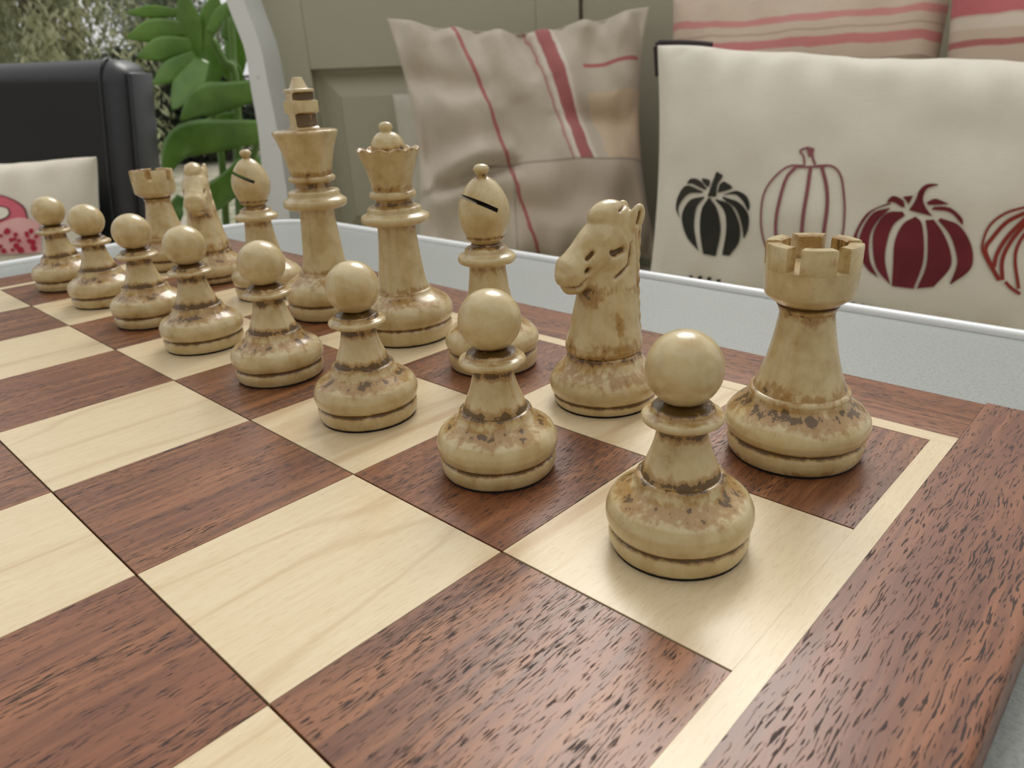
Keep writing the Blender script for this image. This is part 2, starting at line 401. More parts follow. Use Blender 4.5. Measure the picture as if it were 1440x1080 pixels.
def merlon(k, nseg=6):
    a0 = 2*math.pi*(k/nseg) + 0.15; a1 = 2*math.pi*((k+1)/nseg) - 0.15; q = 10
    vs = []
    for i in range(q+1):
        a = a0+(a1-a0)*i/q
        for r, z in ((0.138, 0.905), (0.2043, 0.905), (0.205, 1.008), (0.200, 1.016), (0.145, 1.016), (0.138, 1.010)):
            vs.append((r*math.cos(a)*S, r*math.sin(a)*S, z*S))
    fs = []
    for i in range(q):
        for j in range(6): fs.append((i*6+j, (i+1)*6+j, (i+1)*6+(j+1) % 6, i*6+(j+1) % 6))
    fs.append(tuple(range(6))); fs.append(tuple(q*6+j for j in range(6)))
    me = fix_normals(mesh('merlon', vs, fs)); at = me.attributes.new('stain', 'FLOAT', 'POINT')
    at.data.foreach_set('value', [0.42 if (v.co.x**2+v.co.y**2)**.5 < 0.17*S else 0.12 for v in me.vertices])
    auto_smooth(me, 40); me.materials.append(M_PIECE); return me
ROOK = [
 ('base', lathe('rook_base', [(0, 0.012), (0.302, 0.012), (0.31, 0.025), (0.32, 0.055), (0.319, 0.088), (0.309, 0.104), (0.307, 0.111), (0.315, 0.118), (0.328, 0.132), (0.337, 0.165), (0.331, 0.20), (0.302, 0.235), (0.262, 0.265), (0.238, 0.288), (0.228, 0.306), (0.232, 0.318), (0.227, 0.33), (0.213, 0.336), (0.0, 0.336)], ST_ROOK)),
 ('stem', lathe('rook_stem', [(0, 0.328), (0.214, 0.330), (0.21, 0.342), (0.186, 0.40), (0.158, 0.495), (0.136, 0.60), (0.123, 0.68), (0.121, 0.715), (0.0, 0.716)], ST_ROOK)),
 ('head', rook_head())]
MERL = [merlon(k) for k in range(6)]
ST_Q = [(0.127, 0.015, 0.75), (0.0, 0.02, 0.4), (0.305, 0.05, 0.40), (0.37, 0.03, 0.4), (0.80, 0.035, 0.45), (0.97, 0.03, 0.62), (1.07, 0.03, 0.5), (1.33, 0.02, 0.5)]
BASE_Q = [(0, 0.012), (0.314, 0.012), (0.323, 0.022), (0.332, 0.07), (0.33, 0.108), (0.319, 0.121), (0.317, 0.128), (0.325, 0.135), (0.336, 0.147), (0.346, 0.19), (0.341, 0.235), (0.313, 0.275), (0.268, 0.305), (0.226, 0.328), (0.207, 0.342), (0.205, 0.353), (0.197, 0.36), (0.185, 0.363), (0.0, 0.363)]
def crown_scallop(r, z, a):
    f = max(0, min(1, (z-1.27)/0.05))*max(0, min(1, (r-0.15)/0.04))
    s = abs(math.cos(a*5.5)) ** 0.8
    return r*(1+0.035*f*s), z + 0.022*f*(s-0.7)
QUEEN = [
 ('base', lathe('queen_base', BASE_Q, ST_Q)),
 ('stem', lathe('queen_stem', [(0, 0.355), (0.186, 0.356), (0.184, 0.37), (0.17, 0.43), (0.154, 0.53), (0.142, 0.65), (0.134, 0.76), (0.132, 0.835), (0.0, 0.836)], ST_Q)),
 ('collar', lathe('queen_collar', [(0, 0.824), (0.15, 0.825), (0.212, 0.83), (0.234, 0.845), (0.239, 0.866), (0.234, 0.885), (0.205, 0.898), (0.188, 0.908), (0.188, 0.933), (0.18, 0.945), (0.138, 0.95), (0.124, 0.965), (0.124, 0.99), (0.138, 1.0), (0.157, 1.005), (0.162, 1.025), (0.157, 1.045), (0.14, 1.052), (0.0, 1.053)], ST_Q)),
 ('crown', lathe('queen_crown', [(0, 1.04), (0.134, 1.045), (0.135, 1.065), (0.141, 1.10), (0.155, 1.16), (0.177, 1.23), (0.197, 1.285), (0.210, 1.32), (0.206, 1.33), (0.192, 1.326), (0.175, 1.305), (0.11, 1.305), (0, 1.305)]  , ST_Q, 1, scallop=crown_scallop)),
 ('finial', lathe('queen_finial', [(0, 1.30), (0.112, 1.302), (0.115, 1.33), (0.110, 1.365), (0.092, 1.40), (0.062, 1.427), (0.036, 1.435), (0.034, 1.441), (0.044, 1.452), (0.047, 1.467), (0.042, 1.483), (0.025, 1.496), (0, 1.50)], ST_Q, 1)),
]
ST_K = [(0.127, 0.015, 0.75), (0.0, 0.02, 0.4), (0.305, 0.05, 0.42), (0.37, 0.03, 0.45), (0.82, 0.035, 0.5), (1.03, 0.03, 0.68), (1.12, 0.03, 0.5), (1.44, 0.02, 0.4)]
def cross_mesh():
    half = [(1.435, 0.080), (1.45, 0.080), (1.465, 0.052), (1.545, 0.046), (1.562, 0.098), (1.642, 0.098), (1.648, 0.045), (1.695, 0.05), (1.705, 0.082), (1.722, 0.080), (1.728, 0.05), (1.79, 0.026), (1.806, 0.018)]
    ylim = lambda z: 0.088 if z < 1.7 else (0.083 if z < 1.725 else (0.05 if z < 1.75 else 0.032))
    vs, fs = [], []
    for z, h in half:
        y = ylim(z)
        for sx, sy in ((-1, -1), (1, -1), (1, 1), (-1, 1)): vs.append((sx*h*S, sy*y*S, z*S))
    m = len(half)
    for i in range(m-1):
        for k in range(4): fs.append((i*4+k, i*4+(k+1) % 4, (i+1)*4+(k+1) % 4, (i+1)*4+k))
    fs.append((3, 2, 1, 0)); fs.append(tuple((m-1)*4+k for k in range(4)))
    me = fix_normals(mesh('cross', vs, fs))
    bm = bmesh.new(); bm.from_mesh(me)
    bmesh.ops.bevel(bm, geom=list(bm.edges), offset=0.005*S, segments=2, profile=0.5, affect='EDGES', clamp_overlap=True)
    bm.to_mesh(me); bm.free()
    at = me.attributes.new('stain', 'FLOAT', 'POINT')
    at.data.foreach_set('value', [0.75 if (abs(v.co.x) < 0.062*S and (1.462*S < v.co.z < 1.555*S or 1.645*S < v.co.z < 1.70*S) and abs(v.co.y) < 0.0875*S) else 0.1 for v in me.vertices])
    auto_smooth(me, 30); me.materials.append(M_PIECE); return me
KING = [
 ('base', lathe('king_base', BASE_Q, ST_K)),
 ('stem', lathe('king_stem', [(0, 0.355), (0.183, 0.356), (0.18, 0.37), (0.166, 0.44), (0.152, 0.55), (0.142, 0.67), (0.134, 0.78), (0.131, 0.865), (0.0, 0.866)], ST_K)),
 ('collar', lathe('king_collar', [(0, 0.854), (0.15, 0.855), (0.215, 0.86), (0.239, 0.877), (0.244, 0.90), (0.238, 0.922), (0.212, 0.938), (0.196, 0.952), (0.197, 0.98), (0.188, 0.995), (0.148, 1.0), (0.134, 1.015), (0.134, 1.05), (0.148, 1.058), (0.172, 1.063), (0.18, 1.083), (0.172, 1.102), (0.155, 1.108), (0.0, 1.11)], ST_K)),
 ('crown', lathe('king_crown', [(0, 1.10), (0.154, 1.102), (0.155, 1.115), (0.168, 1.18), (0.193, 1.28), (0.222, 1.37), (0.240, 1.408), (0.243, 1.422), (0.235, 1.434), (0.20, 1.44), (0.10, 1.447), (0, 1.45)], ST_K)),
 ('cross', cross_mesh()),
]
ST_B = [(0.12, 0.015, 0.75), (0.0, 0.02, 0.4), (0.29, 0.05, 0.42), (0.35, 0.03, 0.4), (0.64, 0.03, 0.5), (0.79, 0.03, 0.6), (0.84, 0.015, 0.65), (1.2, 0.02, 0.5)]
def mitre():
    me = lathe('mitre', [(0, 0.80), (0.09, 0.80), (0.095, 0.815), (0.114, 0.822), (0.12, 0.832), (0.117, 0.842), (0.129, 0.865), (0.146, 0.905), (0.157, 0.955), (0.159, 0.985), (0.154, 1.03), (0.14, 1.072), (0.116, 1.12), (0.085, 1.16), (0.055, 1.184), (0.034, 1.197), (0.0, 1.199)], ST_B, 1)
    o = bpy.data.objects.new('m', me); COL.objects.link(o)
    cut = box_mesh('cut', -0.02*S, 0.5*S, -0.4*S, 0.4*S, -0.0125*S, 0.0125*S); oc = bpy.data.objects.new('c', cut); COL.objects.link(oc)
    cut.materials.append(M_PIECE)
    # opens along +x, sinking towards the axis
    oc.matrix_world = Matrix.Translation((0, 0, 1.018*S)) @ Matrix.Rotation(R(-28), 4, 'Y')
    md = o.modifiers.new('b', 'BOOLEAN'); md.object = oc; md.operation = 'DIFFERENCE'; md.solver = 'EXACT'
    bpy.context.view_layer.update()
    ev = o.evaluated_get(bpy.context.evaluated_depsgraph_get()); me2 = bpy.data.meshes.new_from_object(ev)
    bpy.data.objects.remove(o); bpy.data.objects.remove(oc)
    me2.name = 'mitre'
    # darker material on the faces of the saw cut
    nrm = Vector((math.sin(R(28)), 0, math.cos(R(28)))) if False else (Matrix.Rotation(R(-28), 3, 'Y') @ Vector((0, 0, 1)))
    at = me2.attributes.get('stain') or me2.attributes.new('stain', 'FLOAT', 'POINT')
    for i, v in enumerate(me2.vertices):
        q = v.co - Vector((0, 0, 1.018*S))
        pass
    me2.materials.append(M_SLOT)
    for pl in me2.polygons:
        q = pl.center - Vector((0, 0, 1.018*S)); ax = Matrix.Rotation(R(-28), 3, 'Y') @ Vector((1, 0, 0))
        if abs(abs(q.dot(nrm))-0.0125*S) < 2e-6 or (abs(q.dot(ax)+0.02*S) < 2e-6 and abs(q.dot(nrm)) < 0.0125*S): pl.material_index = len(me2.materials)-1
    return me2
MITRE = mitre()
auto_smooth(MITRE, 45)
MITRE.polygons.foreach_set('use_smooth', [True]*len(MITRE.polygons))
BISHOP = [
 ('base', lathe('bishop_base', [(0, 0.012), (0.278, 0.012), (0.284, 0.022), (0.292, 0.06), (0.29, 0.10), (0.28, 0.114), (0.278, 0.12), (0.286, 0.127), (0.296, 0.137), (0.304, 0.175), (0.30, 0.21), (0.272, 0.248), (0.224, 0.282), (0.193, 0.307), (0.178, 0.325), (0.179, 0.335), (0.172, 0.342), (0.16, 0.344), (0, 0.344)], ST_B)),
 ('stem', lathe('bishop_stem', [(0, 0.336), (0.164, 0.337), (0.162, 0.35), (0.149, 0.41), (0.131, 0.50), (0.118, 0.60), (0.112, 0.66), (0.112, 0.68), (0, 0.681)], ST_B)),
 ('collar', lathe('bishop_collar', [(0, 0.67), (0.12, 0.672), (0.168, 0.678), (0.181, 0.692), (0.182, 0.712), (0.172, 0.727), (0.15, 0.735), (0.136, 0.744), (0.134, 0.764), (0.122, 0.775), (0.096, 0.785), (0.09, 0.80), (0.0, 0.806)], ST_B)),
 ('mitre', MITRE),
 ('finial', lathe('bishop_finial', [(0, 1.188), (0.034, 1.190), (0.030, 1.203), (0.036, 1.217), (0.047, 1.229), (0.049, 1.243), (0.038, 1.26), (0.016, 1.268), (0, 1.269)], ST_B, 1)),
]
ST_N = [(0.064, 0.015, 0.8), (0.0, 0.02, 0.4), (0.21, 0.06, 0.42), (0.29, 0.03, 0.6)]
def knight_head():
    bm = bmesh.new()
    def ell(c, r, rot=None):
        m = Matrix.Translation(c)
        if rot: m = m @ Matrix.Rotation(R(rot[1]), 4, rot[0])
        bmesh.ops.create_icosphere(bm, subdivisions=3, radius=1.0, matrix=m @ Matrix.Diagonal((*r, 1)))
    def loft(rings):
        prev = None
        for ring in rings:
            cur = [bm.verts.new(p) for p in ring]
            if prev:
                for k in range(len(cur)): bm.faces.new((prev[k], prev[(k+1) % len(cur)], cur[(k+1) % len(cur)], cur[k]))
            else: bm.faces.new(cur[::-1])
            prev = cur
        bm.faces.new(prev)
    Nn = 28
    neck = [(0.300, 0.0, 0.205, 0.19), (0.318, 0.0, 0.222, 0.20), (0.36, 0.002, 0.222, 0.196), (0.45, -0.004, 0.20, 0.172), (0.55, -0.01, 0.186, 0.152), (0.65, -0.02, 0.172, 0.136), (0.75, -0.03, 0.166, 0.124), (0.85, -0.04, 0.16, 0.114), (0.95, -0.05, 0.15, 0.104), (1.03, -0.055, 0.13, 0.092), (1.08, -0.045, 0.10, 0.076), (1.115, -0.035, 0.055, 0.048)]
    loft([[(c+a*math.cos(2*math.pi*k/Nn), b*math.sin(2*math.pi*k/Nn), z) for k in range(Nn)] for z, c, a, b in neck])
    A, B = Vector((-0.06, 0, 0.945)), Vector((0.238, 0, 0.742)); t = (B-A).normalized(); q = Vector((-t.z, 0, t.x))
    hd = [(0.0, 0.135, 0.112), (0.22, 0.140, 0.122), (0.42, 0.128, 0.116), (0.60, 0.110, 0.106), (0.75, 0.102, 0.102), (0.90, 0.100, 0.104), (0.98, 0.082, 0.088), (1.04, 0.05, 0.055)]
    loft([[A + (B-A)*s + q*(h*math.cos(2*math.pi*k/Nn)) + Vector((0, w*math.sin(2*math.pi*k/Nn), 0)) for k in range(Nn)] for s, h, w in hd])
    for sy in (-1, 1):
        ell((-0.01, sy*0.062, 0.815), (0.095, 0.062, 0.090))          # cheek
        ell((0.04, sy*0.078, 0.935), (0.075, 0.040, 0.032), ('Y', 35))  # brow
        ell((0.225, sy*0.05, 0.765), (0.045, 0.045, 0.045))             # nostril flare
        ell((-0.150, sy*0.080, 1.025), (0.046, 0.030, 0.082), ('Y', -22)) # ear
    ell((0.200, 0, 0.752), (0.088, 0.100, 0.086), ('Y', 30))           # muzzle
    ell((-0.01, 0, 1.055), (0.105, 0.080, 0.068), ('Y', 18))           # forelock
    ell((0.178, 0, 0.696), (0.074, 0.080, 0.040), ('Y', 20))           # lower lip
    for i in range(9):                                                # mane ridge
        z = 0.40+0.07*i; x = -0.205+0.02*math.sin((z-0.35)*4.0)
        ell((x, 0, z), (0.034, 0.052, 0.06))
    me = bpy.data.meshes.new('kn'); bm.to_mesh(me); bm.free()
    o = bpy.data.objects.new('kn', me); COL.objects.link(o)
    md = o.modifiers.new('r', 'REMESH'); md.mode = 'VOXEL'; md.voxel_size = 0.008; md.use_smooth_shade = True
    sm = o.modifiers.new('s', 'SMOOTH'); sm.factor = 0.5; sm.iterations = 6
    bpy.context.view_layer.update()
    ev = o.evaluated_get(bpy.context.evaluated_depsgraph_get()); me2 = bpy.data.meshes.new_from_object(ev); bpy.data.objects.remove(o)
    me2.name = 'horse_head'
    # carved details: capsule grooves (p, q, radius, depth, pigment)
    cuts = []
    for sy in (-1, 1):
        cuts += [((-0.055, sy*0.125, 0.875), (0.005, sy*0.13, 0.862), 0.017, 0.024, 1.0),   # eye
                 ((0.005, sy*0.13, 0.862), (0.02, sy*0.13, 0.872), 0.013, 0.016, 0.9),
                 ((0.125, sy*0.11, 0.880), (0.155, sy*0.105, 0.853), 0.013, 0.018, 0.9),    # face groove
                 ((0.150, sy*0.105, 0.790), (0.153, sy*0.104, 0.786), 0.016, 0.026, 1.0),   # nostril
                 ((0.268, sy*0.04, 0.690), (0.20, sy*0.10, 0.700), 0.012, 0.022, 1.0),    # mouth
                 ((0.20, sy*0.10, 0.700), (0.155, sy*0.105, 0.735), 0.011, 0.018, 0.9),
                 ((0.28, 0, 0.692), (0.268, sy*0.04, 0.690), 0.012, 0.018, 1.0),
                 ((-0.09, sy*0.12, 0.79), (0.0, sy*0.115, 0.735), 0.011, 0.014, 0.7),
                 ((-0.115, sy*0.115, 0.90), (-0.09, sy*0.12, 0.79), 0.011, 0.014, 0.7),     # jaw line
                 ((-0.15, sy*0.10, 1.0), (-0.165, sy*0.10, 1.06), 0.013, 0.026, 0.85),      # ear hollow
                 ((-0.055, sy*0.085, 1.075), (-0.095, sy*0.075, 1.095), 0.010, 0.014, 0.8),
                 ((-0.16, sy*0.075, 0.96), (-0.175, sy*0.085, 0.75), 0.010, 0.016, 0.7),
                 ((-0.175, sy*0.085, 0.75), (-0.20, sy*0.105, 0.42), 0.010, 0.016, 0.7),
                 ((-0.195, sy*0.045, 0.95), (-0.205, sy*0.05, 0.5), 0.007, 0.010, 0.6)]
    st = []
    nl = [v.normal.copy() for v in me2.vertices]
    for v, nn in zip(me2.vertices, nl):
        s = stain_at(v.co.z, [(0.315, 0.03, 0.45), (0.67, 0.05, 0.3)])
        p = v.co.copy(); dis = 0.0
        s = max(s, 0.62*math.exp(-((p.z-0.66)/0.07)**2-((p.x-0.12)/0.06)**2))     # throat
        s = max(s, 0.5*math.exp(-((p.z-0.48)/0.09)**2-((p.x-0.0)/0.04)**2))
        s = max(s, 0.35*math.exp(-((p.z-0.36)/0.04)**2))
        for a, b, r, d, pg in cuts:
            a = Vector(a); b = Vector(b); ab = b-a; tt = max(0, min(1, (p-a).dot(ab)/max(ab.length_squared, 1e-9)))
            dv = p-a-ab*tt
            if abs(a.y) > 0.07 and abs(b.y) > 0.07 and p.y*a.y > 0 and abs(p.y) > 0.035: dv.y *= 0.2
            L = dv.length
            if L < r*2.6:
                f = math.exp(-(L/r)**2*1.1); dis = max(dis, 1.35*d*f); s = max(s, pg*f)
        v.co = (p - nn*dis); st.append(s)
    at = me2.attributes.new('stain', 'FLOAT', 'POINT'); at.data.foreach_set('value', st)
    for v in me2.vertices: v.co = v.co*S
    me2.materials.clear(); me2.materials.append(M_PIECE); return me2
KNIGHT = [
 ('base', lathe('knight_base', [(0, 0.012), (0.282, 0.012), (0.288, 0.022), (0.293, 0.045), (0.289, 0.058), (0.286, 0.064), (0.293, 0.071), (0.306, 0.085), (0.313, 0.12), (0.305, 0.155), (0.275, 0.195), (0.235, 0.235), (0.212, 0.27), (0.205, 0.295), (0.19, 0.305), (0, 0.305)], ST_N)),
 ('horse_head', knight_head()),
]
felt_me = {}
def felt(r):
    if r not in felt_me:
        n_ = 40; vs = [(r*math.cos(2*math.pi*k/n_)*S, r*math.sin(2*math.pi*k/n_)*S, z*S) for z in (0.0, 0.014) for k in range(n_)]
        fs = [tuple(range(n_))[::-1], tuple(n_+k for k in range(n_))] + [(k, (k+1) % n_, n_+(k+1) % n_, n_+k) for k in range(n_)]
        felt_me[r] = mesh('felt_pad', vs, fs); felt_me[r].materials.append(M_FELT)
    return felt_me[r]
def place(kind, name, parts, x, y, az, label, group=None, fr=0.26):
    root = empty(name, W(x, y, 0), az); tag(root, label, 'chess piece', group)
    for pn, me in parts: link(pn, me, None, root)
    if kind == 'rook':
        hd = [c for c in root.children if c.name.startswith('head')][0]
        for m_ in MERL: link('merlon', m_, None, hd)
    link('felt_pad', felt(fr), None, root, smooth=False)
    return root
def px(u, v):
    p = on_z(u, v); return p.x, p.y
PG = 'cream pawns in a row on the chessboard'
place('pawn', 'chess_pawn', PAWN, *px(953, 760), 0.3, 'cream pawn in front of the rook beside the board corner', PG)
place('pawn', 'chess_pawn', PAWN, *px(702, 655), 1.1, 'cream pawn in front of the sideways-turned knight', PG)
place('pawn', 'chess_pawn', PAWN, *px(520, 581), 2.0, 'cream pawn in front of the bishop standing beside the queen', PG)
place('pawn', 'chess_pawn', PAWN, *px(396, 526), 2.9, 'cream pawn in front of the queen', PG)
place('pawn', 'chess_pawn', PAWN, *px(290, 484), 3.7, 'cream pawn in front of the king', PG)
place('pawn', 'chess_pawn', PAWN, *px(216, 451.5), 4.4, 'cream pawn in front of the bishop standing beside the king', PG)
place('pawn', 'chess_pawn', PAWN, *px(152, 424.6), 5.1, 'cream pawn in front of the knight that faces the row end', PG)
place('pawn', 'chess_pawn', PAWN, *px(98, 402.3), 5.9, 'cream pawn at the row end before the flower cushion on the black chair', PG)
place('rook', 'chess_rook', ROOK, *px(1115, 631), 0.52, 'cream rook on the dark corner square below the pumpkin cushion', 'cream rooks', 0.3)
place('knight', 'chess_knight', KNIGHT, *px(850, 560), R(-112), 'cream knight turned sideways between rook and bishop, below the linen cushion', 'cream knights', 0.28)
place('bishop', 'chess_bishop', BISHOP, *px(694.5, 510.5), R(-108), 'cream bishop beside the queen with its saw cut in full view', 'cream bishops', 0.275)
place('queen', 'chess_queen', QUEEN, *px(574.5, 470.5), 0.2, 'cream queen with scalloped crown and ball finial', None, 0.31)
place('king', 'chess_king', KING, *px(467, 439), 0.0, 'tall cream king with a square cross on its crown', None, 0.31)
place('bishop', 'chess_bishop', BISHOP, *px(381, 413.6), R(-112), 'cream bishop beside the king in front of the leafy plant', 'cream bishops', 0.275)
place('knight', 'chess_knight', KNIGHT, *px(303, 392.5), R(-34), 'cream knight facing forward in front of the leafy plant', 'cream knights', 0.28)
place('rook', 'chess_rook', ROOK, *px(243, 374.6), 0.5, 'cream rook in front of the black leather chair', 'cream rooks', 0.3)

# ------------------------------------------------------------------ settle (painted bench)
BH = 24.5
Z = Vector((0, 0, 1))
eA = R(20); EV = Vector((math.cos(eA), math.sin(eA), 0)); NV = Vector((math.sin(eA), -math.cos(eA), 0))
corner = on_h(815, 60, BH); corner.z = 0
left_x = (on_h(372, 150, BH)-corner).dot(RH)        # left end of the left panel (negative)
SEAT = -3.35; TOPZ = 8.0; FLOORZ = -ZB/S
settle = empty('settle', Wv(Vector((corner.x, corner.y, FLOORZ)))); tag(settle, 'sage cream painted wooden settle with panelled back holding the cushions', 'bench')
def spart(name, me, mat, smooth=False):
    off = settle.location
    for v in me.vertices: v.co = Vector(v.co) - off
    return link(name, me, mat, settle, smooth)
OL = corner.copy()
NB = -FH                                             # towards the camera
rail_z = on_h(515, 95, BH).z; stile_x = (on_h(438, 110, BH)-corner).dot(RH)
spart('back_board', frame_box('back_board', OL, RH, NB, Z, (left_x, 0.3, -0.9, -0.45, FLOORZ, TOPZ)), M_PAINT)
spart('stile', frame_box('stile', OL, RH, NB, Z, (left_x, stile_x, -0.5, 0, FLOORZ, TOPZ), 0.03), M_PAINT)
spart('stile', frame_box('stile', OL, RH, NB, Z, (-1.3, 0.0, -0.5, 0, FLOORZ, TOPZ), 0.03), M_PAINT)
spart('top_rail', frame_box('top_rail', OL, RH, NB, Z, (stile_x, -1.3, -0.5, 0, rail_z, TOPZ), 0.03), M_PAINT)
spart('bottom_rail', frame_box('bottom_rail', OL, RH, NB, Z, (stile_x, -1.3, -0.5, 0, FLOORZ, SEAT+0.4), 0.03), M_PAINT)
def raised_panel(x0, x1, z0, z1, b=0.75):
    vs = []
    for (d, y) in ((0.0, -0.44), (0.12, -0.44), (b, -0.16), (b+0.06, -0.10)):
        for (x, z) in ((x0+d, z0+d), (x1-d, z0+d), (x1-d, z1-d), (x0+d, z1-d)): vs.append(Wv(OL+RH*x+NB*y+Z*z))
    fs = [(i*4+k, i*4+(k+1) % 4, (i+1)*4+(k+1) % 4, (i+1)*4+k) for i in range(3) for k in range(4)] + [(12, 13, 14, 15)]
    return fix_normals(mesh('panel', vs, fs))
spart('panel', raised_panel(stile_x, -1.3, SEAT+0.4, rail_z), M_PAINT)
RL = 16.0
OR_ = corner + NV*0.02
spart('back_board', frame_box('back_board', corner, EV, NV, Z, (0.06, RL, -0.9, -0.12, FLOORZ, TOPZ), 0.03), M_PAINT)
spart('cap_rail', frame_box('cap_rail', corner, EV, NV, Z, (-0.2, RL, -1.1, 0.3, TOPZ, TOPZ+0.6), 0.1), M_PAINT)
spart('cap_rail', frame_box('cap_rail', OL, RH, NB, Z, (left_x-0.6, 0.2, -1.1, 0.3, TOPZ, TOPZ+0.6), 0.1), M_PAINT)
def prism(name, pts, z0, z1):
    k = len(pts); vs = [Wv(Vector((p.x, p.y, z0))) for p in pts] + [Wv(Vector((p.x, p.y, z1))) for p in pts]
    fs = [tuple(range(k))[::-1], tuple(range(k, 2*k))] + [(i, (i+1) % k, k+(i+1) % k, k+i) for i in range(k)]
    return fix_normals(mesh(name, vs, fs))
Lb = corner + RH*(left_x+0.3) + NB*0.02; Rb = corner + EV*RL
seat_pts = [Lb, corner + NB*0.02, Rb, Rb + NV*9.0, corner + (NV+NB).normalized()*9.2, Lb + NB*9.0]
spart('seat', prism('seat', seat_pts, SEAT-2.0, SEAT), M_PAINT)
fr_pts = [p + (corner-p)*0.03 for p in seat_pts]
spart('seat_front', prism('seat_front', fr_pts, FLOORZ, SEAT-2.0), M_PAINT)
# curved white end board
Lp = [(296, -70), (308, -30), (320, 6), (333, 40), (345, 74), (352, 120), (363, 184), (369, 252), (373, 310), (376, 420)]
Rp = [(322, -70), (333, -35), (344, 4), (357, 38), (368, 72), (377, 120), (390, 184), (400, 248), (407, 305), (412, 420)]
HB = 22.9
Lc = [on_h(u, v, HB) for u, v in Lp]; Rc = [on_h(u, v, HB) for u, v in Rp]
Lc = [p.copy() for p in crom(Lc, 30)]; Rc = [p.copy() for p in crom(Rc, 30)]
Lc.append(Vector((Lc[-1].x, Lc[-1].y, FLOORZ))); Rc.append(Vector((Rc[-1].x, Rc[-1].y, FLOORZ)))
k = len(Lc); vs = []
for d in (0.0, 2.6):
    for a, b in zip(Lc, Rc): vs += [Wv(a+FH*d), Wv(b+FH*d)]
fs = []
for i in range(k-1):
    a = 2*i; fs.append((a, a+1, a+3, a+2)); q = 2*k+a; fs.append((q, q+2, q+3, q+1))
    fs.append((a, a+2, q+2, q)); fs.append((a+1, q+1, q+3, a+3))
fs += [(0, 2*k, 2*k+1, 1), (2*k-2, 2*k-1, 4*k-1, 4*k-2)]
spart('end_board', auto_smooth(fix_normals(mesh('end_board', vs, fs)), 40), M_PAINTW, True)

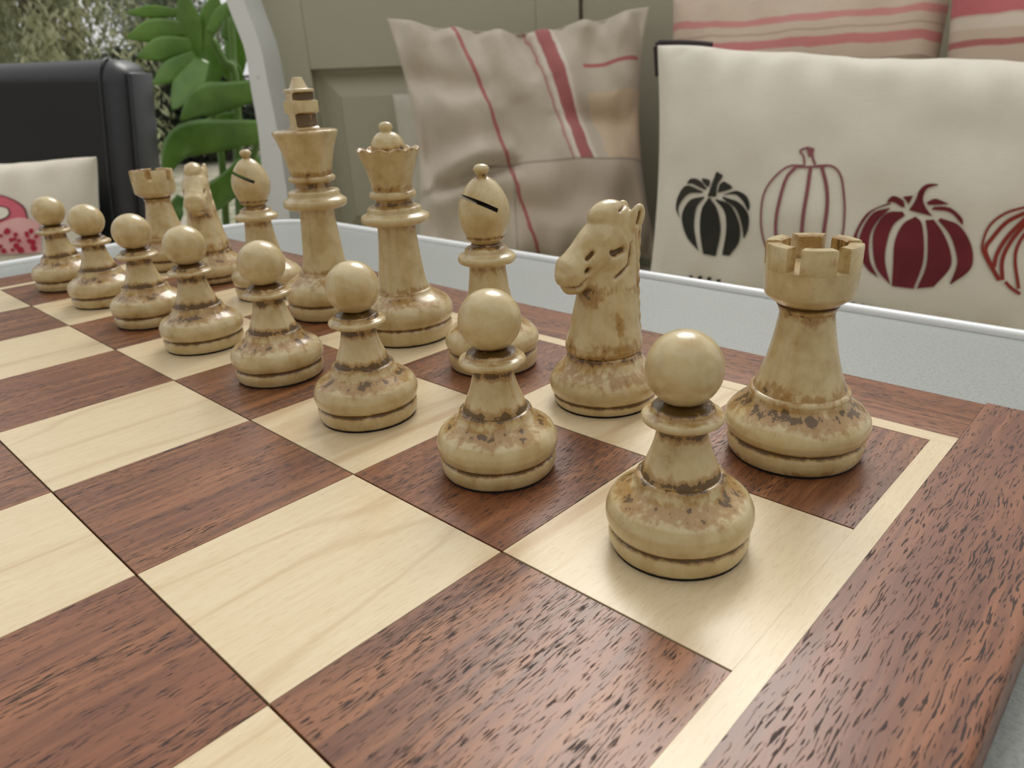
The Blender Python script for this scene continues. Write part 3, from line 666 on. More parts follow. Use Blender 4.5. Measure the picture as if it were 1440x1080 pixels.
# ------------------------------------------------------------------ cushions
class Cushion:
    def __init__(s, name, cen, rv, up, w, h, t, seed, pinch=0.05, wr=0.10, flat=0.42, folds=(), shear=0.0):
        s.shear = shear
        s.cen, s.w, s.h, s.t, s.seed, s.pinch, s.wr, s.flat, s.folds = cen, w, h, t, seed, pinch, wr, flat, folds
        s.rv = rv.normalized(); s.nv = s.rv.cross(up).normalized(); s.up = s.nv.cross(s.rv).normalized(); s.name = name
    def loc(s, a, b, side=1):
        p = s.pinch
        x = s.w/2*a*(1-p*(1-b*b)); y = s.h/2*b*(1-p*(1-a*a))
        e = max(0.0, (1-a*a))*max(0.0, (1-b*b))
        d = s.t/2*(max(0.0, 1-abs(a)**2.6)**s.flat)*(max(0.0, 1-abs(b)**2.6)**s.flat)
        nv = noise.noise(Vector((a*2.2*s.w/s.h+s.seed*7.1, b*2.2, side*3.3+s.seed)))
        n2 = noise.noise(Vector((a*5.5*s.w/s.h+s.seed*3.1, b*3.2+a*1.5, side*5.3+s.seed)))
        edge = 1-min(1, e*1.6)
        d += s.wr*(nv*0.9 + n2*0.45*(0.4+edge))*min(1, e*6)
        # puckers along the seam
        d += s.wr*0.5*math.sin(a*19*s.w/s.h+s.seed)*math.exp(-((1-abs(b))/0.22)**2)*min(1, e*30)*1.0
        for (a0, b0, a1, b1, wd, dp) in s.folds:
            if side < 0: break
            A = Vector((a0, b0)); B = Vector((a1, b1)); q = Vector((a, b)); ab = B-A
            tt = max(0, min(1, (q-A).dot(ab)/ab.length_squared)); v = q-A-ab*tt; L = v.length; sg = ab.x*v.y-ab.y*v.x
            fade = math.sin(math.pi*min(1, max(0, tt*0.9+0.1)))**0.5
            d += -dp*math.exp(-(L/wd)**2)*fade + 0.7*dp*math.exp(-((L-2.2*wd)/(1.6*wd))**2)*fade*(1 if sg > 0 else 0.3)
        y += s.wr*0.35*noise.noise(Vector((a*3+s.seed, 7.7, s.seed)))*abs(b)
        return x + s.shear*y, y, d*side
    def pt(s, a, b, side=1, lift=0.0):
        x, y, d = s.loc(a, b, side); return s.cen + s.rv*x + s.up*y + s.nv*(d+lift)
    def build(s, mat, label, group, nu=64, nv=56):
        vs, uvs, fs = [], [], []; idx = {}
        for side in (1, -1):
            for j in range(nv+1):
                for i in range(nu+1):
                    a = math.sin((2*i/nu-1)*math.pi/2*0.94)/math.sin(math.pi/2*0.94); b = math.sin((2*j/nv-1)*math.pi/2*0.94)/math.sin(math.pi/2*0.94)
                    if side == -1 and (i in (0, nu) or j in (0, nv)): idx[(side, i, j)] = idx[(1, i, j)]; continue
                    idx[(side, i, j)] = len(vs); vs.append(Wv(s.pt(a, b, side))); uvs.append(((a+1)/2, (b+1)/2))
            for j in range(nv):
                for i in range(nu):
                    f = [idx[(side, i, j)], idx[(side, i+1, j)], idx[(side, i+1, j+1)], idx[(side, i, j+1)]]
                    fs.append(tuple(f) if side == 1 else tuple(f[::-1]))
        base = Wv(s.cen - s.up*s.h/2)
        me = mesh(s.name, [v-base for v in vs], fs); ul = me.uv_layers.new(name='UVMap')
        for l in me.loops: ul.data[l.index].uv = uvs[l.vertex_index]
        s.o = empty(s.name, base); tag(s.o, label, 'cushion', group)
        link('cover', me, mat, s.o); s.base = base; return s.o
    def child(s, name, vs, fs, mat, smooth=True):
        me = mesh(name, [Wv(v)-s.base for v in vs], fs); return link(name, fix_normals(me) if name == 'piping' else me, mat, s.o, smooth)
    def from_px(s, u, v):
        d = 0.0; a = b = 0.0
        for _ in range(6):
            q = on_plane(u, v, s.cen + s.nv*d, s.nv) - s.cen
            x, y = q.dot(s.rv), q.dot(s.up); x -= s.shear*y
            a = max(-0.999, min(0.999, x/(s.w/2*(1-s.pinch*(1-b*b))))); b = max(-0.999, min(0.999, y/(s.h/2*(1-s.pinch*(1-a*a)))))
            d = s.loc(a, b)[2]
        return a, b
    def strip(s, name, Lpts, Rpts, mat, n=18, m=5, lift=0.03, extra=None):
        """print: quads between two pixel curves, laid on the cloth"""
        L = crom([(p[0], p[1], 0) for p in Lpts], n); Q = crom([(p[0], p[1], 0) for p in Rpts], n); vs, fs = [], []
        for i in range(n):
            for j in range(m):
                p = L[i].lerp(Q[i], j/(m-1)); a, b = s.from_px(p.x, p.y); vs.append(s.pt(a, b, 1, lift))
        for i in range(n-1):
            for j in range(m-1): fs.append((i*m+j, i*m+j+1, (i+1)*m+j+1, (i+1)*m+j))
        return vs, fs
def merge(parts):
    vs, fs = [], []
    for v, f in parts:
        o = len(vs); vs += v; fs += [tuple(i+o for i in q) for q in f]
    return vs, fs
def cloth(name, colfn, rough=0.9, weave=900.0):
    t = NT(name); u, v = t.uv(); ob = t.obj()
    nz = t.noise(ob, 28.0, 3.0); wv = t.noise(t.mapv(ob, (weave, weave, weave)), 1.0, 2.0, 0.7); wl = t.noise(t.mapv(ob, (90, 90, 900)), 1.0, 2.0)
    c = colfn(t, u, v, nz)
    c = t.mix(t.math('MULTIPLY', t.sstep(wv, 0.3, 0.75), 0.22), c, (0.9, 0.9, 0.9), 'MULTIPLY')
    c = t.mix(t.math('MULTIPLY', t.sstep(wl, 0.45, 0.75), 0.30), c, (0.86, 0.85, 0.83), 'MULTIPLY')
    t.bump(wv, 0.25, 0.0006)
    return t.fin(c, rough, Sheen_Weight=0.15)
# -- pumpkin cushion
def lean(n, deg): return (Z*math.cos(R(deg)) - n*math.sin(R(deg))).normalized()
pk_L = on_h(922, 232, 17.0)
er = (EV*math.cos(R(4.6)) - Z*math.sin(R(4.6))).normalized()
PWD, PHT = 9.8, 5.5
pk = Cushion('pumpkin_cushion', pk_L + er*(PWD/2-0.08) - Z*0.28, er, lean(NV, 10), PWD, PHT, 2.5, 3, pinch=0.035, wr=0.17, shear=-0.10)
M_PUMP = cloth('cream_linen', lambda t, u, v, nz: t.mix(nz, sr(232, 227, 212), sr(220, 213, 196)))
pk.build(M_PUMP, 'cream cushion printed with black, red and rust pumpkins', None, 96, 64)
M_BLK = cloth('black_print', lambda t, u, v, nz: t.mix(t.sstep(nz, 0.35, 0.7), sr(38, 37, 30), sr(52, 50, 40)))
M_WINE = cloth('wine_print', lambda t, u, v, nz: t.mix(t.sstep(nz, 0.35, 0.75), sr(104, 26, 36), sr(120, 36, 46)))
M_MAUVE = cloth('mauve_print', lambda t, u, v, nz: t.mix(nz, sr(128, 64, 74), sr(150, 96, 100)))
M_RUST = cloth('rust_print', lambda t, u, v, nz: t.mix(nz, sr(150, 52, 34), sr(132, 40, 30)))
def cp(ox, oy, sc): return lambda pts: [(ox+x/sc, oy+y/sc) for x, y in pts]
c1 = cp(930, 200, 4.5); c2 = cp(1180, 240, 4.5)
black = [
 ([(300, 352), (255, 430), (245, 560), (265, 710)], [(306, 350), (355, 430), (375, 560), (345, 722)]),
 ([(270, 345), (180, 370), (130, 470), (160, 600), (234, 690)], [(274, 352), (225, 410), (208, 520), (218, 610), (236, 692)]),
 ([(260, 312), (160, 275), (108, 340), (93, 420), (115, 482)], [(265, 322), (180, 325), (130, 372), (108, 425), (117, 484)]),
 ([(285, 290), (240, 240), (190, 230), (163, 258)], [(280, 303), (240, 285), (200, 265), (163, 263)]),
 ([(295, 285), (265, 255), (258, 232)], [(306, 270), (305, 240), (264, 228)]),
 ([(340, 365), (400, 440), (410, 560), (385, 712)], [(350, 360), (440, 400), (495, 520), (492, 630), (430, 718)]),
 ([(385, 355), (470, 420), (508, 520), (520, 605)], [(392, 345), (490, 380), (550, 455), (552, 540), (527, 606)]),
 ([(385, 335), (470, 332), (520, 378), (548, 432)], [(420, 322), (480, 308), (540, 342), (560, 400), (553, 436)]),
 ([(358, 318), (370, 270), (392, 250)], [(376, 316), (440, 296), (446, 280), (402, 250)]),
 ([(292, 345), (325, 250), (350, 185)], [(347, 345), (356, 270), (392, 212)]),
]
pk.child('black_pumpkin_print', *merge([pk.strip('', c1(a), c1(b), None) for a, b in black]), M_BLK)
def line(pts, w, f, c):
    P = crom([(*p, 0) for p in f(pts)], 20); L, Q = [], []
    for i, p in enumerate(P):
        t = (P[min(i+1, 19)]-P[max(i-1, 0)]).normalized(); nn = Vector((-t.y, t.x, 0))*(w/4.5/2)
        L.append(tuple(p+nn)[:2]); Q.append(tuple(p-nn)[:2])
    return c.strip('', L, Q, None, 20, 3)
mauve = [([(905, 150), (800, 155), (700, 240), (645, 340), (630, 480), (640, 590), (680, 700), (760, 770)], 12), ([(850, 160), (790, 230), (745, 380), (725, 500), (730, 620), (780, 770)], 20),
 ([(945, 155), (925, 300), (900, 450), (888, 585), (885, 775)], 24), ([(1015, 155), (1045, 280), (1050, 400), (1030, 560), (1000, 770)], 24),
 ([(985, 150), (1080, 150), (1135, 210), (1155, 330), (1160, 450), (1140, 610), (1060, 770)], 14), ([(840, 157), (910, 157), (1040, 152)], 13),
 ([(908, 145), (900, 90), (880, 55), (935, 32)], 13), ([(975, 145), (955, 85), (962, 38)], 16), ([(935, 35), (948, 90)], 34)]
pk.child('mauve_pumpkin_print', *merge([line(p, w, c1, pk) for p, w in mauve]), M_MAUVE)
red = [
 ([(440, 250), (480, 190), (510, 120), (560, 85), (622, 86)], [(590, 290), (545, 230), (530, 170), (560, 112), (626, 93)]),
 ([(320, 200), (180, 265), (100, 390), (88, 462)], [(330, 210), (210, 258), (128, 370), (108, 462)]),
 ([(318, 235), (210, 270), (133, 400), (128, 520), (180, 620), (246, 672)], [(322, 240), (240, 320), (193, 420), (195, 560), (248, 674)]),
 ([(400, 258), (300, 268), (223, 370), (213, 500), (240, 620), (322, 717)], [(416, 285), (345, 340), (305, 440), (290, 570), (324, 719)]),
 ([(470, 295), (400, 340), (350, 450), (340, 600), (333, 727)], [(482, 290), (520, 330), (536, 450), (528, 590), (470, 748)]),
 ([(545, 313), (558, 420), (550, 600), (490, 748)], [(597, 310), (660, 400), (705, 520), (700, 620), (598, 738)]),
 ([(625, 315), (700, 410), (742, 540), (738, 620), (698, 718)], [(640, 300), (760, 350), (837, 480), (832, 620), (706, 722)]),
 ([(580, 248), (700, 265), (775, 342)], [(602, 228), (700, 235), (775, 300), (782, 347)]),
 ([(560, 217), (620, 217), (692, 213)], [(553, 200), (610, 178), (690, 209)]),
 ([(300, 195), (340, 160), (400, 185), (416, 227)], [(300, 198), (350, 202), (390, 228), (412, 232)]),
 ([(403, 165), (432, 202)], [(467, 158), (440, 214)]),
]
pk.child('red_pumpkin_print', *merge([pk.strip('', c2(a), c2(b), None) for a, b in red]), M_WINE)
rl = [([(1180, 230), (1050, 270), (950, 350), (905, 470), (922, 545), (1005, 690)], 16), ([(1180, 265), (1060, 325), (965, 430), (925, 500), (962, 600), (1012, 692)], 26),
      ([(1180, 300), (1070, 410), (1000, 520), (978, 610)], 26), ([(1190, 320), (1090, 440), (1032, 560), (1032, 690)], 26),
      ([(1230, 330), (1140, 450), (1112, 560), (1135, 742)], 22), ([(1050, 700), (1090, 740), (1145, 775)], 22)]
mir = [([(2530-x, y+14) for x, y in p], w) for p, w in rl]
stem_r = [([(1240, 250), (1255, 190), (1290, 140)], 40)]
pk.child('rust_pumpkin_print', *merge([line(p, w, c2, pk) for p, w in rl+mir+stem_r]), M_RUST)
ink = []
for x, y in ((971, 393.5), (984, 393.5), (997, 394.5), (1010, 397), (1199, 428), (1212, 430.5), (1223, 433), (1233, 436)):
    ink.append(pk.strip('', [(x-1.5, y-4.5), (x-5, y+6)], [(x+3.5, y-4.5), (x+2.5, y+6)], None, 4, 3))
pk.child('lettering_print', *merge(ink), M_BLK)
pts = [pk.pt(-1.0, 0.78+0.22*i/30, 1) + pk.nv*(-0.05) - er*0.03 for i in range(31)] + [pk.pt(-1+0.24*i/24, 1.0, 1) + pk.up*0.05 - pk.nv*0.05 for i in range(1, 25)]
tb = tube_mesh('piping', [Wv(p)-pk.base for p in pts], 0.075*S, 8); link('piping', tb, plain('dark_piping', sr(52, 42, 44), 0.8), pk.o)
# -- linen patchwork cushion
def linen_col(t, u, v, nz):
    s = t.math('SUBTRACT', u, t.math('MULTIPLY', t.math('SUBTRACT', 1.0, v), 0.27))
    s = t.math('ADD', s, t.math('MULTIPLY', t.math('SUBTRACT', nz, 0.5), 0.03))
    c = t.mix(nz, sr(208, 197, 180), sr(190, 178, 161))
    up = t.sstep(v, 0.405, 0.412); low = t.math('SUBTRACT', 1.0, up)
    tanm = t.math('MULTIPLY', t.band(v, 0.545, 0.135), t.sstep(s, 0.66, 0.665))
    c = t.mix(t.math('MULTIPLY', tanm, 0.8), c, sr(216, 192, 162))
    lr = t.math('MULTIPLY', low, t.sstep(u, 0.41, 0.415)); c = t.mix(t.math('MULTIPLY', lr, 0.7), c, sr(204, 188, 172))
    c = t.mix(t.math('MULTIPLY', t.band(s, 0.565, 0.062), up), c, sr(204, 190, 174))
    c = t.mix(t.math('MULTIPLY', t.math('MULTIPLY', t.band(s, 0.565, 0.046), up), 0.85), c, sr(226, 216, 204))
    c = t.mix(t.math('MULTIPLY', t.math('MULTIPLY', t.band(s, 0.565, 0.028), up), 0.9), c, sr(170, 84, 86))
    c = t.mix(t.math('MULTIPLY', t.math('MULTIPLY', t.band(s, 0.505, 0.005, 0.003), up), 0.7), c, sr(176, 100, 100))
    c = t.mix(t.math('MULTIPLY', t.band(s, 0.235, 0.008, 0.004), 0.85), c, sr(172, 76, 80))
    rh_ = t.math('MULTIPLY', t.band(v, 0.795, 0.008, 0.004), t.band(u, 0.85, 0.12)); c = t.mix(t.math('MULTIPLY', rh_, 0.85), c, sr(178, 80, 84))
    seam = t.math('MULTIPLY', t.band(v, 0.408, 0.005, 0.004), t.sstep(u, 0.2, 0.3)); c = t.mix(t.math('MULTIPLY', seam, 0.5), c, sr(110, 98, 84))
    seam2 = t.math('MULTIPLY', t.band(u, 0.41, 0.004, 0.004), low); return t.mix(t.math('MULTIPLY', seam2, 0.4), c, sr(120, 108, 94))
lc_ = on_h(745, 206, 21.4)
ln_n = (-FH*0.96 + RH*0.1).normalized()
rvl = (RH + FH*0.08 + Z*0.02).normalized()
lin = Cushion('linen_cushion', lc_, rvl, lean(-FH, 12), 7.1, 6.9, 2.6, 5, pinch=0.13, wr=0.55, flat=0.5, folds=((-0.8, -0.30, -0.12, -0.16, 0.06, 0.62), (-0.9, 0.55, -0.3, 0.42, 0.09, 0.32), (0.1, 0.75, 0.3, 0.1, 0.10, 0.18), (0.55, 0.85, 0.75, 0.35, 0.07, 0.15), (-0.3, -0.5, 0.3, -0.6, 0.09, 0.18), (-0.35, 0.9, -0.25, 0.3, 0.07, 0.2), (0.0, 0.95, 0.05, 0.5, 0.06, 0.18), (0.35, 0.2, 0.9, 0.1, 0.07, 0.16)))
lin.build(cloth('patchwork_linen', linen_col), 'crumpled beige patchwork linen cushion with red stripes in the settle corner', None, 110, 110)
wc = on_h(688, 252, 23.4)
whc = Cushion('plain_cushion', wc, RH, lean(-FH, 12), 5.6, 5.2, 1.3, 9, pinch=0.05, wr=0.12)
whc.build(cloth('off_white_cotton', lambda t, u, v, nz: t.mix(nz, sr(208, 204, 190), sr(190, 186, 172))), 'plain off-white cushion tucked behind the linen patchwork cushion', None)
# -- striped cushions behind
def stripe_col(k):
    def f(t, u, v, nz):
        w = t.math('ADD', v, t.math('MULTIPLY', t.math('SUBTRACT', nz, 0.5), 0.02))
        c = t.mix(nz, sr(206, 188, 168), sr(196, 176, 156))
        if k == 0:
            c = t.mix(t.sstep(w, 0.742, 0.738), c, sr(160, 142, 122))
            c = t.mix(t.math('MULTIPLY', t.band(w, 0.80, 0.016), 0.85), c, sr(196, 112, 114))
            c = t.mix(t.math('MULTIPLY', t.band(w, 0.885, 0.013), 0.8), c, sr(200, 122, 122))
            c = t.mix(t.math('MULTIPLY', t.band(w, 0.84, 0.004, 0.003), 0.6), c, sr(168, 140, 120))
            c = t.mix(t.math('MULTIPLY', t.band(w, 0.66, 0.006, 0.003), 0.6), c, sr(130, 110, 92))
            c = t.mix(t.math('MULTIPLY', t.band(w, 0.56, 0.03), 0.6), c, sr(196, 112, 114))
        else:
            c = t.mix(t.sstep(w, 0.642, 0.638), c, sr(166, 146, 126))
            c = t.mix(t.math('MULTIPLY', t.band(w, 0.875, 0.030), 0.9), c, sr(190, 92, 100))
            c = t.mix(t.math('MULTIPLY', t.band(w, 0.76, 0.010), 0.85), c, sr(170, 82, 86))
            c = t.mix(t.math('MULTIPLY', t.band(w, 0.82, 0.018), 0.6), c, sr(222, 210, 196))
            c = t.mix(t.math('MULTIPLY', t.band(w, 0.60, 0.005, 0.003), 0.6), c, sr(130, 110, 92))
        return c
    return f
sl = on_plane(938, 30, corner + NV*2.7, NV); sr_ = on_plane(1345, 10, corner + NV*2.7, NV); sr2 = on_plane(1343, 10, corner + NV*3.3, NV)
sw1 = (sr_-sl).dot(EV); s1c = sl + EV*(sw1/2); s1c.z = 0.12
st1 = Cushion('striped_cushion', s1c, (EV+Z*0.01).normalized(), lean(NV, 12), sw1, 7.2, 2.6, 12, pinch=0.06, wr=0.22)
st1.build(cloth('striped_linen', stripe_col(0)), 'taupe and pink striped cushion behind the pumpkin cushion', None)
s2c = sr2 + EV*3.2; s2c.z = 0.25
st2 = Cushion('striped_cushion', s2c, EV, lean(NV, 10), 6.6, 7.1, 2.2, 17, pinch=0.05, wr=0.15)
st2.build(cloth('striped_linen_wide', stripe_col(1)), 'beige cushion with a broad rose band behind the pumpkin cushion', None)

# ------------------------------------------------------------------ black leather chair with cushion
def leather():
    t = NT('black_leather'); v = t.obj(); a = t.noise(v, 260.0, 3.0, 0.6); b = t.noise(v, 8.0, 3.0)
    t.bump(a, 0.12, 0.0006)
    return t.fin(t.mix(b, sr(16, 17, 21), sr(24, 26, 31)), 0.36)
M_LEA = leather()
CHH = 22.0
cr = on_h(158, 90, CHH); crx = (cr-C0).dot(RH); ctop = cr.z + 0.15
CO = Vector((CX, CY, 0))
REC = math.tan(R(17))
chair = empty('leather_chair', Wv(CO + FH*(CHH-3) + RH*(crx-4.5) + Z*FLOORZ)); tag(chair, 'black leather upholstered chair beside the plant', 'chair')
def cpart(name, me, mat=M_LEA, smooth=True):
    for v in me.vertices: v.co = Vector(v.co) - chair.location
    return link(name, me, mat, chair, smooth)
def cbox(name, x0, x1, h0, h1, z0, z1, bev, seg=6):
    me = frame_box(name, CO, RH, FH, Z, (x0, x1, h0, h1, z0, z1), bev, seg)
    if name in ('backrest', 'side_panel'):
        for v in me.vertices: v.co -= FH*((ctop-(v.co.z-ZB)/S)*REC*S)
    return me
cpart('backrest', cbox('backrest', crx-9.0, crx+0.25, CHH, CHH+2.0, -5.2, ctop, 0.62))
cpart('side_panel', cbox('side_panel', crx+0.14, crx+0.30, CHH+0.36, CHH+1.7, -5.2, ctop-0.36, 0.07, 4))
cpart('side_panel', cbox('side_panel', crx-9.2, crx-8.95, CHH+0.28, CHH+1.9, -5.2, ctop-0.22, 0.11, 4))
cpart('seat', cbox('seat', crx-8.8, crx+0.0, CHH-9.6, CHH-1.6, -5.9, -4.4, 0.5))
for sx in (crx-8.3, crx-0.4):
    for sh in (CHH-9.0, CHH-1.4):
        cpart('leg', cbox('leg', sx-0.35, sx+0.35, sh-0.35, sh+0.35, FLOORZ, -5.6, 0.06, 2), plain('black_wood', sr(24, 22, 20), 0.4))
pts = []
for i in range(25): pts.append(Wv(CO + RH*(crx-0.35) + FH*(CHH-0.015) + Z*(-4.0+(ctop-0.5+4.0)*i/24)))
for i in range(1, 9):
    a = R(90*i/8); pts.append(Wv(CO + RH*(crx-0.35) + FH*(CHH+0.5-0.515*math.cos(a)) + Z*(ctop-0.5+0.515*math.sin(a))))
pts = [p - FH*((ctop-(p.z-ZB)/S)*REC*S) for p in pts]
cpart('seam', tube_mesh('seam', pts, 0.035*S, 6))
fcw = 8.0; fch = 4.7
fr_ = on_h(141, 217, 20.3); fcc = fr_ - RH*(fcw/2) - Z*(fch/2-0.05) ; fcc = fcc - FH*0.2
flc = Cushion('flower_cushion', fcc - FH*0.7, (RH+Z*0.0).normalized(), lean(-FH, 17), fcw, fch, 2.3, 21, pinch=0.05, wr=0.10)
flc.build(cloth('cream_cotton', lambda t, u, v, nz: t.mix(nz, sr(226, 220, 204), sr(214, 206, 188))), 'cream cushion with pink print on the black leather chair', None)
M_PINK = cloth('pink_print', lambda t, u, v, nz: t.mix(nz, sr(214, 108, 124), sr(202, 92, 110)))
M_PINKD = cloth('dark_rose_print', lambda t, u, v, nz: t.mix(nz, sr(120, 62, 70), sr(132, 72, 78)))
M_PALE = cloth('pale_pink_print', lambda t, u, v, nz: t.mix(t.sstep(nz, 0.4, 0.6), sr(226, 176, 172), sr(214, 150, 152)))
M_REDD = cloth('red_dot_print', lambda t, u, v, nz: t.mix(nz, sr(176, 36, 58), sr(160, 30, 50)))
fx = cp(0, 200, 6.0)
flc.child('petal_outline_print', *flc.strip('', fx([(-260, 560), (-120, 450), (0, 440), (120, 480), (215, 550), (250, 660)]), fx([(-120, 800), (-60, 760), (0, 720), (60, 700), (140, 680), (256, 668)]), None, 18, 7), M_PINKD)
flc.child('petal_print', *flc.strip('', fx([(-255, 575), (-120, 462), (0, 452), (115, 492), (205, 560), (238, 652)]), fx([(-115, 790), (-60, 750), (0, 705), (60, 686), (135, 668), (240, 658)]), None, 18, 7, 0.05), M_PINK)
flc.child('petal_spot_print', *merge([flc.strip('', fx([(-60, 540), (20, 535), (85, 555), (105, 600)]), fx([(-60, 670), (0, 668), (70, 645), (106, 606)]), None, 12, 5, 0.065), ]), M_PINKD)
flc.child('petal_heart_print', *merge([flc.strip('', fx([(-60, 555), (20, 548), (78, 565), (92, 600)]), fx([(-60, 655), (0, 655), (62, 635), (93, 606)]), None, 12, 5, 0.08), ]), M_PUMP)
flc.child('spotted_band_print', *flc.strip('', fx([(-200, 780), (0, 690), (150, 640), (260, 650), (360, 690)]), fx([(-200, 980), (0, 950), (150, 945), (260, 940), (360, 930)]), None, 18, 7, 0.06), M_PALE)
rd = random.Random(4); dots = []
for k_ in range(34):
    x = -150+rd.random()*490; y = 735+rd.random()*195; r_ = 14+rd.random()*14
    th = [2*math.pi*i/10 for i in range(10)]
    ctr = flc.from_px(*fx([(x, y)])[0]); vs = [flc.pt(*ctr, 1, 0.085)]
    for a in th: vs.append(flc.pt(*flc.from_px(*fx([(x+r_*math.cos(a), y+r_*math.sin(a))])[0]), 1, 0.085))
    dots.append((vs, [(0, 1+i, 1+(i+1) % 10) for i in range(10)]))
flc.child('red_spots_print', *merge(dots), M_REDD)

# ------------------------------------------------------------------ leafy plant
def leaf_mat():
    t = NT('glossy_green_leaf'); v = t.obj(True); a = t.noise(v, 14.0, 3.0); b = t.noise(v, 60.0, 2.0)
    c = t.mix(t.sstep(a, 0.3, 0.7), sr(66, 104, 34), sr(104, 142, 58)); c = t.mix(t.math('MULTIPLY', b, 0.3), c, sr(120, 160, 70))
    return t.fin(c, 0.34, Subsurface_Weight=0.0, Transmission_Weight=0.0)
M_LEAF = leaf_mat(); M_STEM = plain('green_stem', sr(96, 128, 60), 0.5)
PH = 29.0
p0 = on_h(330, 330, PH+1.0); plant_base = Wv(Vector((p0.x, p0.y, FLOORZ)))
plant = empty('split_leaf_plant', plant_base); tag(plant, 'large glossy green split-leaf plant growing between chair and settle', 'plant')
pc = cp(160, 0, 3.484)
def lobe(pts, w, H0, H1, cup=0.025, n=20, m=7, tip=0.9):
    """a blade along a pixel midrib, w = half width in px list, depth from H0 to H1"""
    P = crom([(*p, 0) for p in pc(pts)], n); vs, fs = [], []
    for i, p in enumerate(P):
        f = i/(n-1); H = H0+(H1-H0)*f
        t = (P[min(i+1, n-1)]-P[max(i-1, 0)]).normalized(); nn = Vector((-t.y, t.x, 0))
        wd = w/3.484*(min(1.0, 0.55+0.9*f)*(1-max(0.0, (f-0.62)/0.38)**1.3*0.95))
        for j in range(m):
            s = 2*j/(m-1)-1; q = p + nn*(wd*s); a = on_h(q.x, q.y, H); sc = wd*PH/F
            vs.append(a + FH*(-cup*sc*4*(1-s*s)*0.5 + 0.0) + FH*(cup*sc*2*abs(s)))
    for i in range(n-1):
        for j in range(m-1): fs.append((i*m+j, i*m+j+1, (i+1)*m+j+1, (i+1)*m+j))
    return vs, fs
def leaf(lobes):
    vs, fs = merge([lobe(*l) for l in lobes]); 
    me = mesh('leaf', [Wv(v)-plant_base for v in vs], fs)
    o = link('leaf', me, M_LEAF, plant); md = o.modifiers.new('thick', 'SOLIDIFY'); md.thickness = 0.0012
    return o
leaf([([(395, 310), (370, 150), (330, -60)], 64, 28.6, 28.3), ([(350, 70), (200, 55), (60, 62)], 32, 28.5, 28), ([(365, 140), (210, 145), (58, 185)], 58, 28.5, 27.7),
      ([(385, 220), (250, 235), (112, 280)], 62, 28.5, 27.5), ([(405, 270), (300, 335), (190, 412)], 58, 28.5, 27.3), ([(430, 285), (370, 400), (285, 538)], 76, 28.5, 27.0),
      ([(400, 260), (470, 100), (500, -40)], 58, 28.6, 28.6)])
leaf([([(470, 160), (510, 80), (560, 40), (640, -40)], 36, 28.2, 28.6)])
leaf([([(560, 200), (600, 90), (660, 20)], 70, 31, 31)])
leaf([([(470, 420), (480, 330), (450, 220), (440, 120)], 70, 30.5, 30.8)])
leaf([([(760, 430), (560, 470), (430, 500), (325, 590)], 84, 28, 27)])
leaf([([(620, 560), (560, 590), (420, 600)], 44, 30, 30)])
leaf([([(800, 640), (560, 660), (330, 700), (240, 880)], 88, 27.6, 26.6)])
leaf([([(640, 800), (560, 900), (470, 990), (440, 1100)], 70, 28.4, 27.8)])
leaf([([(590, 400), (600, 250), (590, 80)], 60, 31.5, 31.5)])
leaf([([(470, 260), (560, 330), (640, 420)], 50, 31, 31.5)])
leaf([([(720, 780), (620, 860), (520, 1020)], 60, 30, 29)])
leaf([([(330, 960), (300, 1030), (310, 1120)], 40, 29.5, 29)])
def stem(pts, H0, H1, r):
    P = crom([(*p, 0) for p in pc(pts)], 14); return link('stem', tube_mesh('stem', [Wv(on_h(p.x, p.y, H0+(H1-H0)*i/13))-plant_base for i, p in enumerate(P)], r*S, 8), M_STEM, plant)
stem([(395, 290), (440, 420), (520, 700), (560, 1250)], 29.2, 30, 0.14); stem([(480, 190), (540, 300), (600, 420), (620, 1250)], 29.5, 30, 0.14)
stem([(575, 60), (585, 300), (590, 420), (620, 1250)], 30.5, 30, 0.13); stem([(720, 640), (650, 900), (620, 1250)], 28, 30, 0.14); stem([(640, 800), (625, 1000), (610, 1250)], 28.5, 30, 0.12)
# trunk down to a pot on the floor
tb = on_h(*pc([(600, 1250)])[0], 30)
link('stem', tube_mesh('stem', [Wv(tb)-plant_base, Wv(Vector((tb.x, tb.y, FLOORZ+4)))-plant_base], 0.4*S, 10), M_STEM, plant)
pot_prof = [(0.0, 0.02), (2.0, 0.0), (2.6, 4.6), (2.85, 4.7), (2.85, 5.2), (2.5, 5.2), (2.4, 4.4), (0.0, 4.3)]
vs, fs = [], []; pcx = Wv(Vector((tb.x, tb.y, FLOORZ)))-plant_base
for r_, z_ in pot_prof:
    for k_ in range(32): vs.append(pcx + Vector((r_*S*math.cos(k_*math.pi/16), r_*S*math.sin(k_*math.pi/16), z_*S)))
for i in range(len(pot_prof)-1):
    for k_ in range(32): fs.append((i*32+k_, i*32+(k_+1) % 32, (i+1)*32+(k_+1) % 32, (i+1)*32+k_))
link('pot', auto_smooth(fix_normals(mesh('pot', vs, fs)), 40), plain('terracotta', sr(150, 92, 66), 0.8), plant)

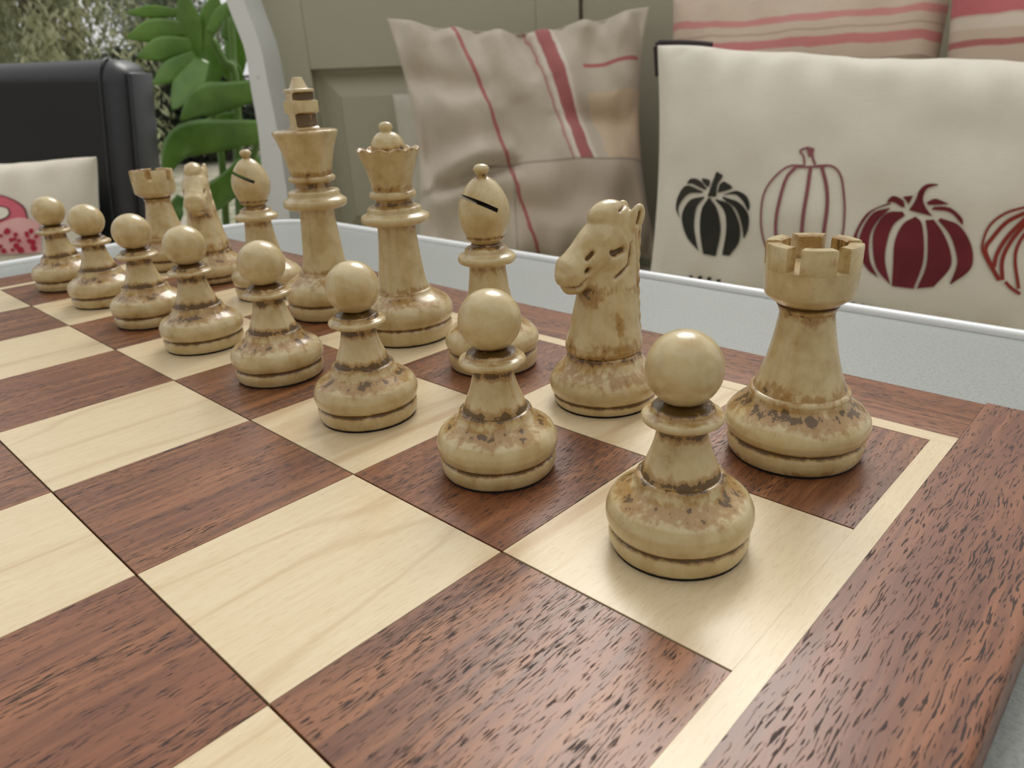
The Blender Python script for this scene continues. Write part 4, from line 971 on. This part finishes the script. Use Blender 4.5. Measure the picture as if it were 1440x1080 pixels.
# ------------------------------------------------------------------ garden trees
def fol_mat(name, c1_, c2_):
    t = NT(name); v = t.obj(); a = t.noise(v, 1.6, 4.0, 0.6)
    return t.fin(t.mix(t.sstep(a, 0.35, 0.65), c1_, c2_), 0.9)
FOL = [fol_mat('olive_foliage', sr(136, 142, 106), sr(172, 172, 136)), fol_mat('grey_green_foliage', sr(112, 124, 98), sr(152, 156, 128)), fol_mat('dark_foliage', sr(40, 50, 38), sr(70, 78, 56))]
M_BARK = plain('grey_bark', sr(92, 80, 68), 0.9)
def tree(name, u, dist, hgt, rad, fm, label, seed, droop=0.6, nleaf=20000, low=0.15, group='trees and shrubs across the garden', leafsz=0.055):
    rd = random.Random(seed); b = C0 + (on_h(u, 140, 10)-C0).normalized()*(dist/S); base = Vector((b.x*S, b.y*S, -0.05))
    root = empty(name, base); tag(root, label, 'tree' if hgt > 2.5 else 'shrub', group)
    link('trunk', tube_mesh('trunk', [Vector((0, 0, 0)), Vector((0.05, 0, hgt*0.35)), Vector((0.0, 0.08, hgt*0.8))], [0.14*rad, 0.10*rad, 0.03*rad], 9), M_BARK, root)
    vs, fs = [], []
    cl = [(Vector((rd.gauss(0, 0.42), rd.gauss(0, 0.42), rd.uniform(low, 1.0))), rd.uniform(0.16, 0.36)) for _ in range(46)]
    for _ in range(nleaf):
        c, r = rd.choice(cl); prof_ = (1.0-0.5*abs(c.z-0.45))
        d = Vector((rd.gauss(0, 1), rd.gauss(0, 1), rd.gauss(0, 1))).normalized()*r*rd.random()**0.35
        p = Vector(((c.x*prof_+d.x)*rad, (c.y*prof_+d.y)*rad, (c.z+d.z*0.6)*hgt))
        if p.z < 0.02: p.z = 0.02
        a = rd.uniform(0, 6.28); t = Vector((math.cos(a)*(1-droop), math.sin(a)*(1-droop), -droop+rd.uniform(-0.3, 0.3))).normalized()
        s = t.cross(Vector((rd.gauss(0, 1), rd.gauss(0, 1), rd.gauss(0, 1)))).normalized(); L = leafsz*rd.uniform(0.7, 1.5); w = L*0.32
        i = len(vs); vs += [p-t*L, p+s*w, p+t*L, p-s*w]; fs.append((i, i+1, i+2, i+3))
    link('foliage', mesh('foliage', vs, fs), fm, root, smooth=False)
tree('willow_tree', -60, 14.5, 5.5, 1.3, FOL[0], 'drooping olive-green tree above the middle of the chair back', 1)
tree('willow_tree', 78, 11.5, 5.8, 1.3, FOL[0], 'drooping pale olive tree above the chair', 2)
tree('garden_tree', 250, 19.5, 4.6, 1.6, FOL[1], 'grey-green tree behind the upper leaves of the plant', 3)
tree('garden_tree', -10, 23.0, 6.0, 2.2, FOL[1], 'tall grey-green tree at the back of the garden', 4)
tree('garden_shrub', 150, 17.0, 1.6, 1.3, FOL[2], 'dark shrub beneath the trees behind the chair top', 6, 0.2, 9000, 0.05)
tree('garden_shrub', 240, 15.0, 1.0, 1.2, FOL[2], 'low dark shrub between the chair and the plant leaves', 7, 0.2, 9000, 0.05)
tree('garden_shrub', 300, 12.0, 1.2, 1.1, FOL[2], 'dark shrub behind the lower plant leaves', 8, 0.2, 9000, 0.05)
for u_, d_, lb_, sd_ in ((-520, 17.0, 'drooping olive tree standing apart along the far garden edge', 20), (-1150, 16.0, 'grey-green tree midway along the far garden edge', 21), (-2700, 16.0, 'drooping olive tree at the end of the far garden edge', 22)):
    tree('willow_tree', u_, d_, 5.2, 1.15, FOL[sd_ % 2], lb_, sd_, group='row of trees along the garden edge', nleaf=12000, leafsz=0.075)
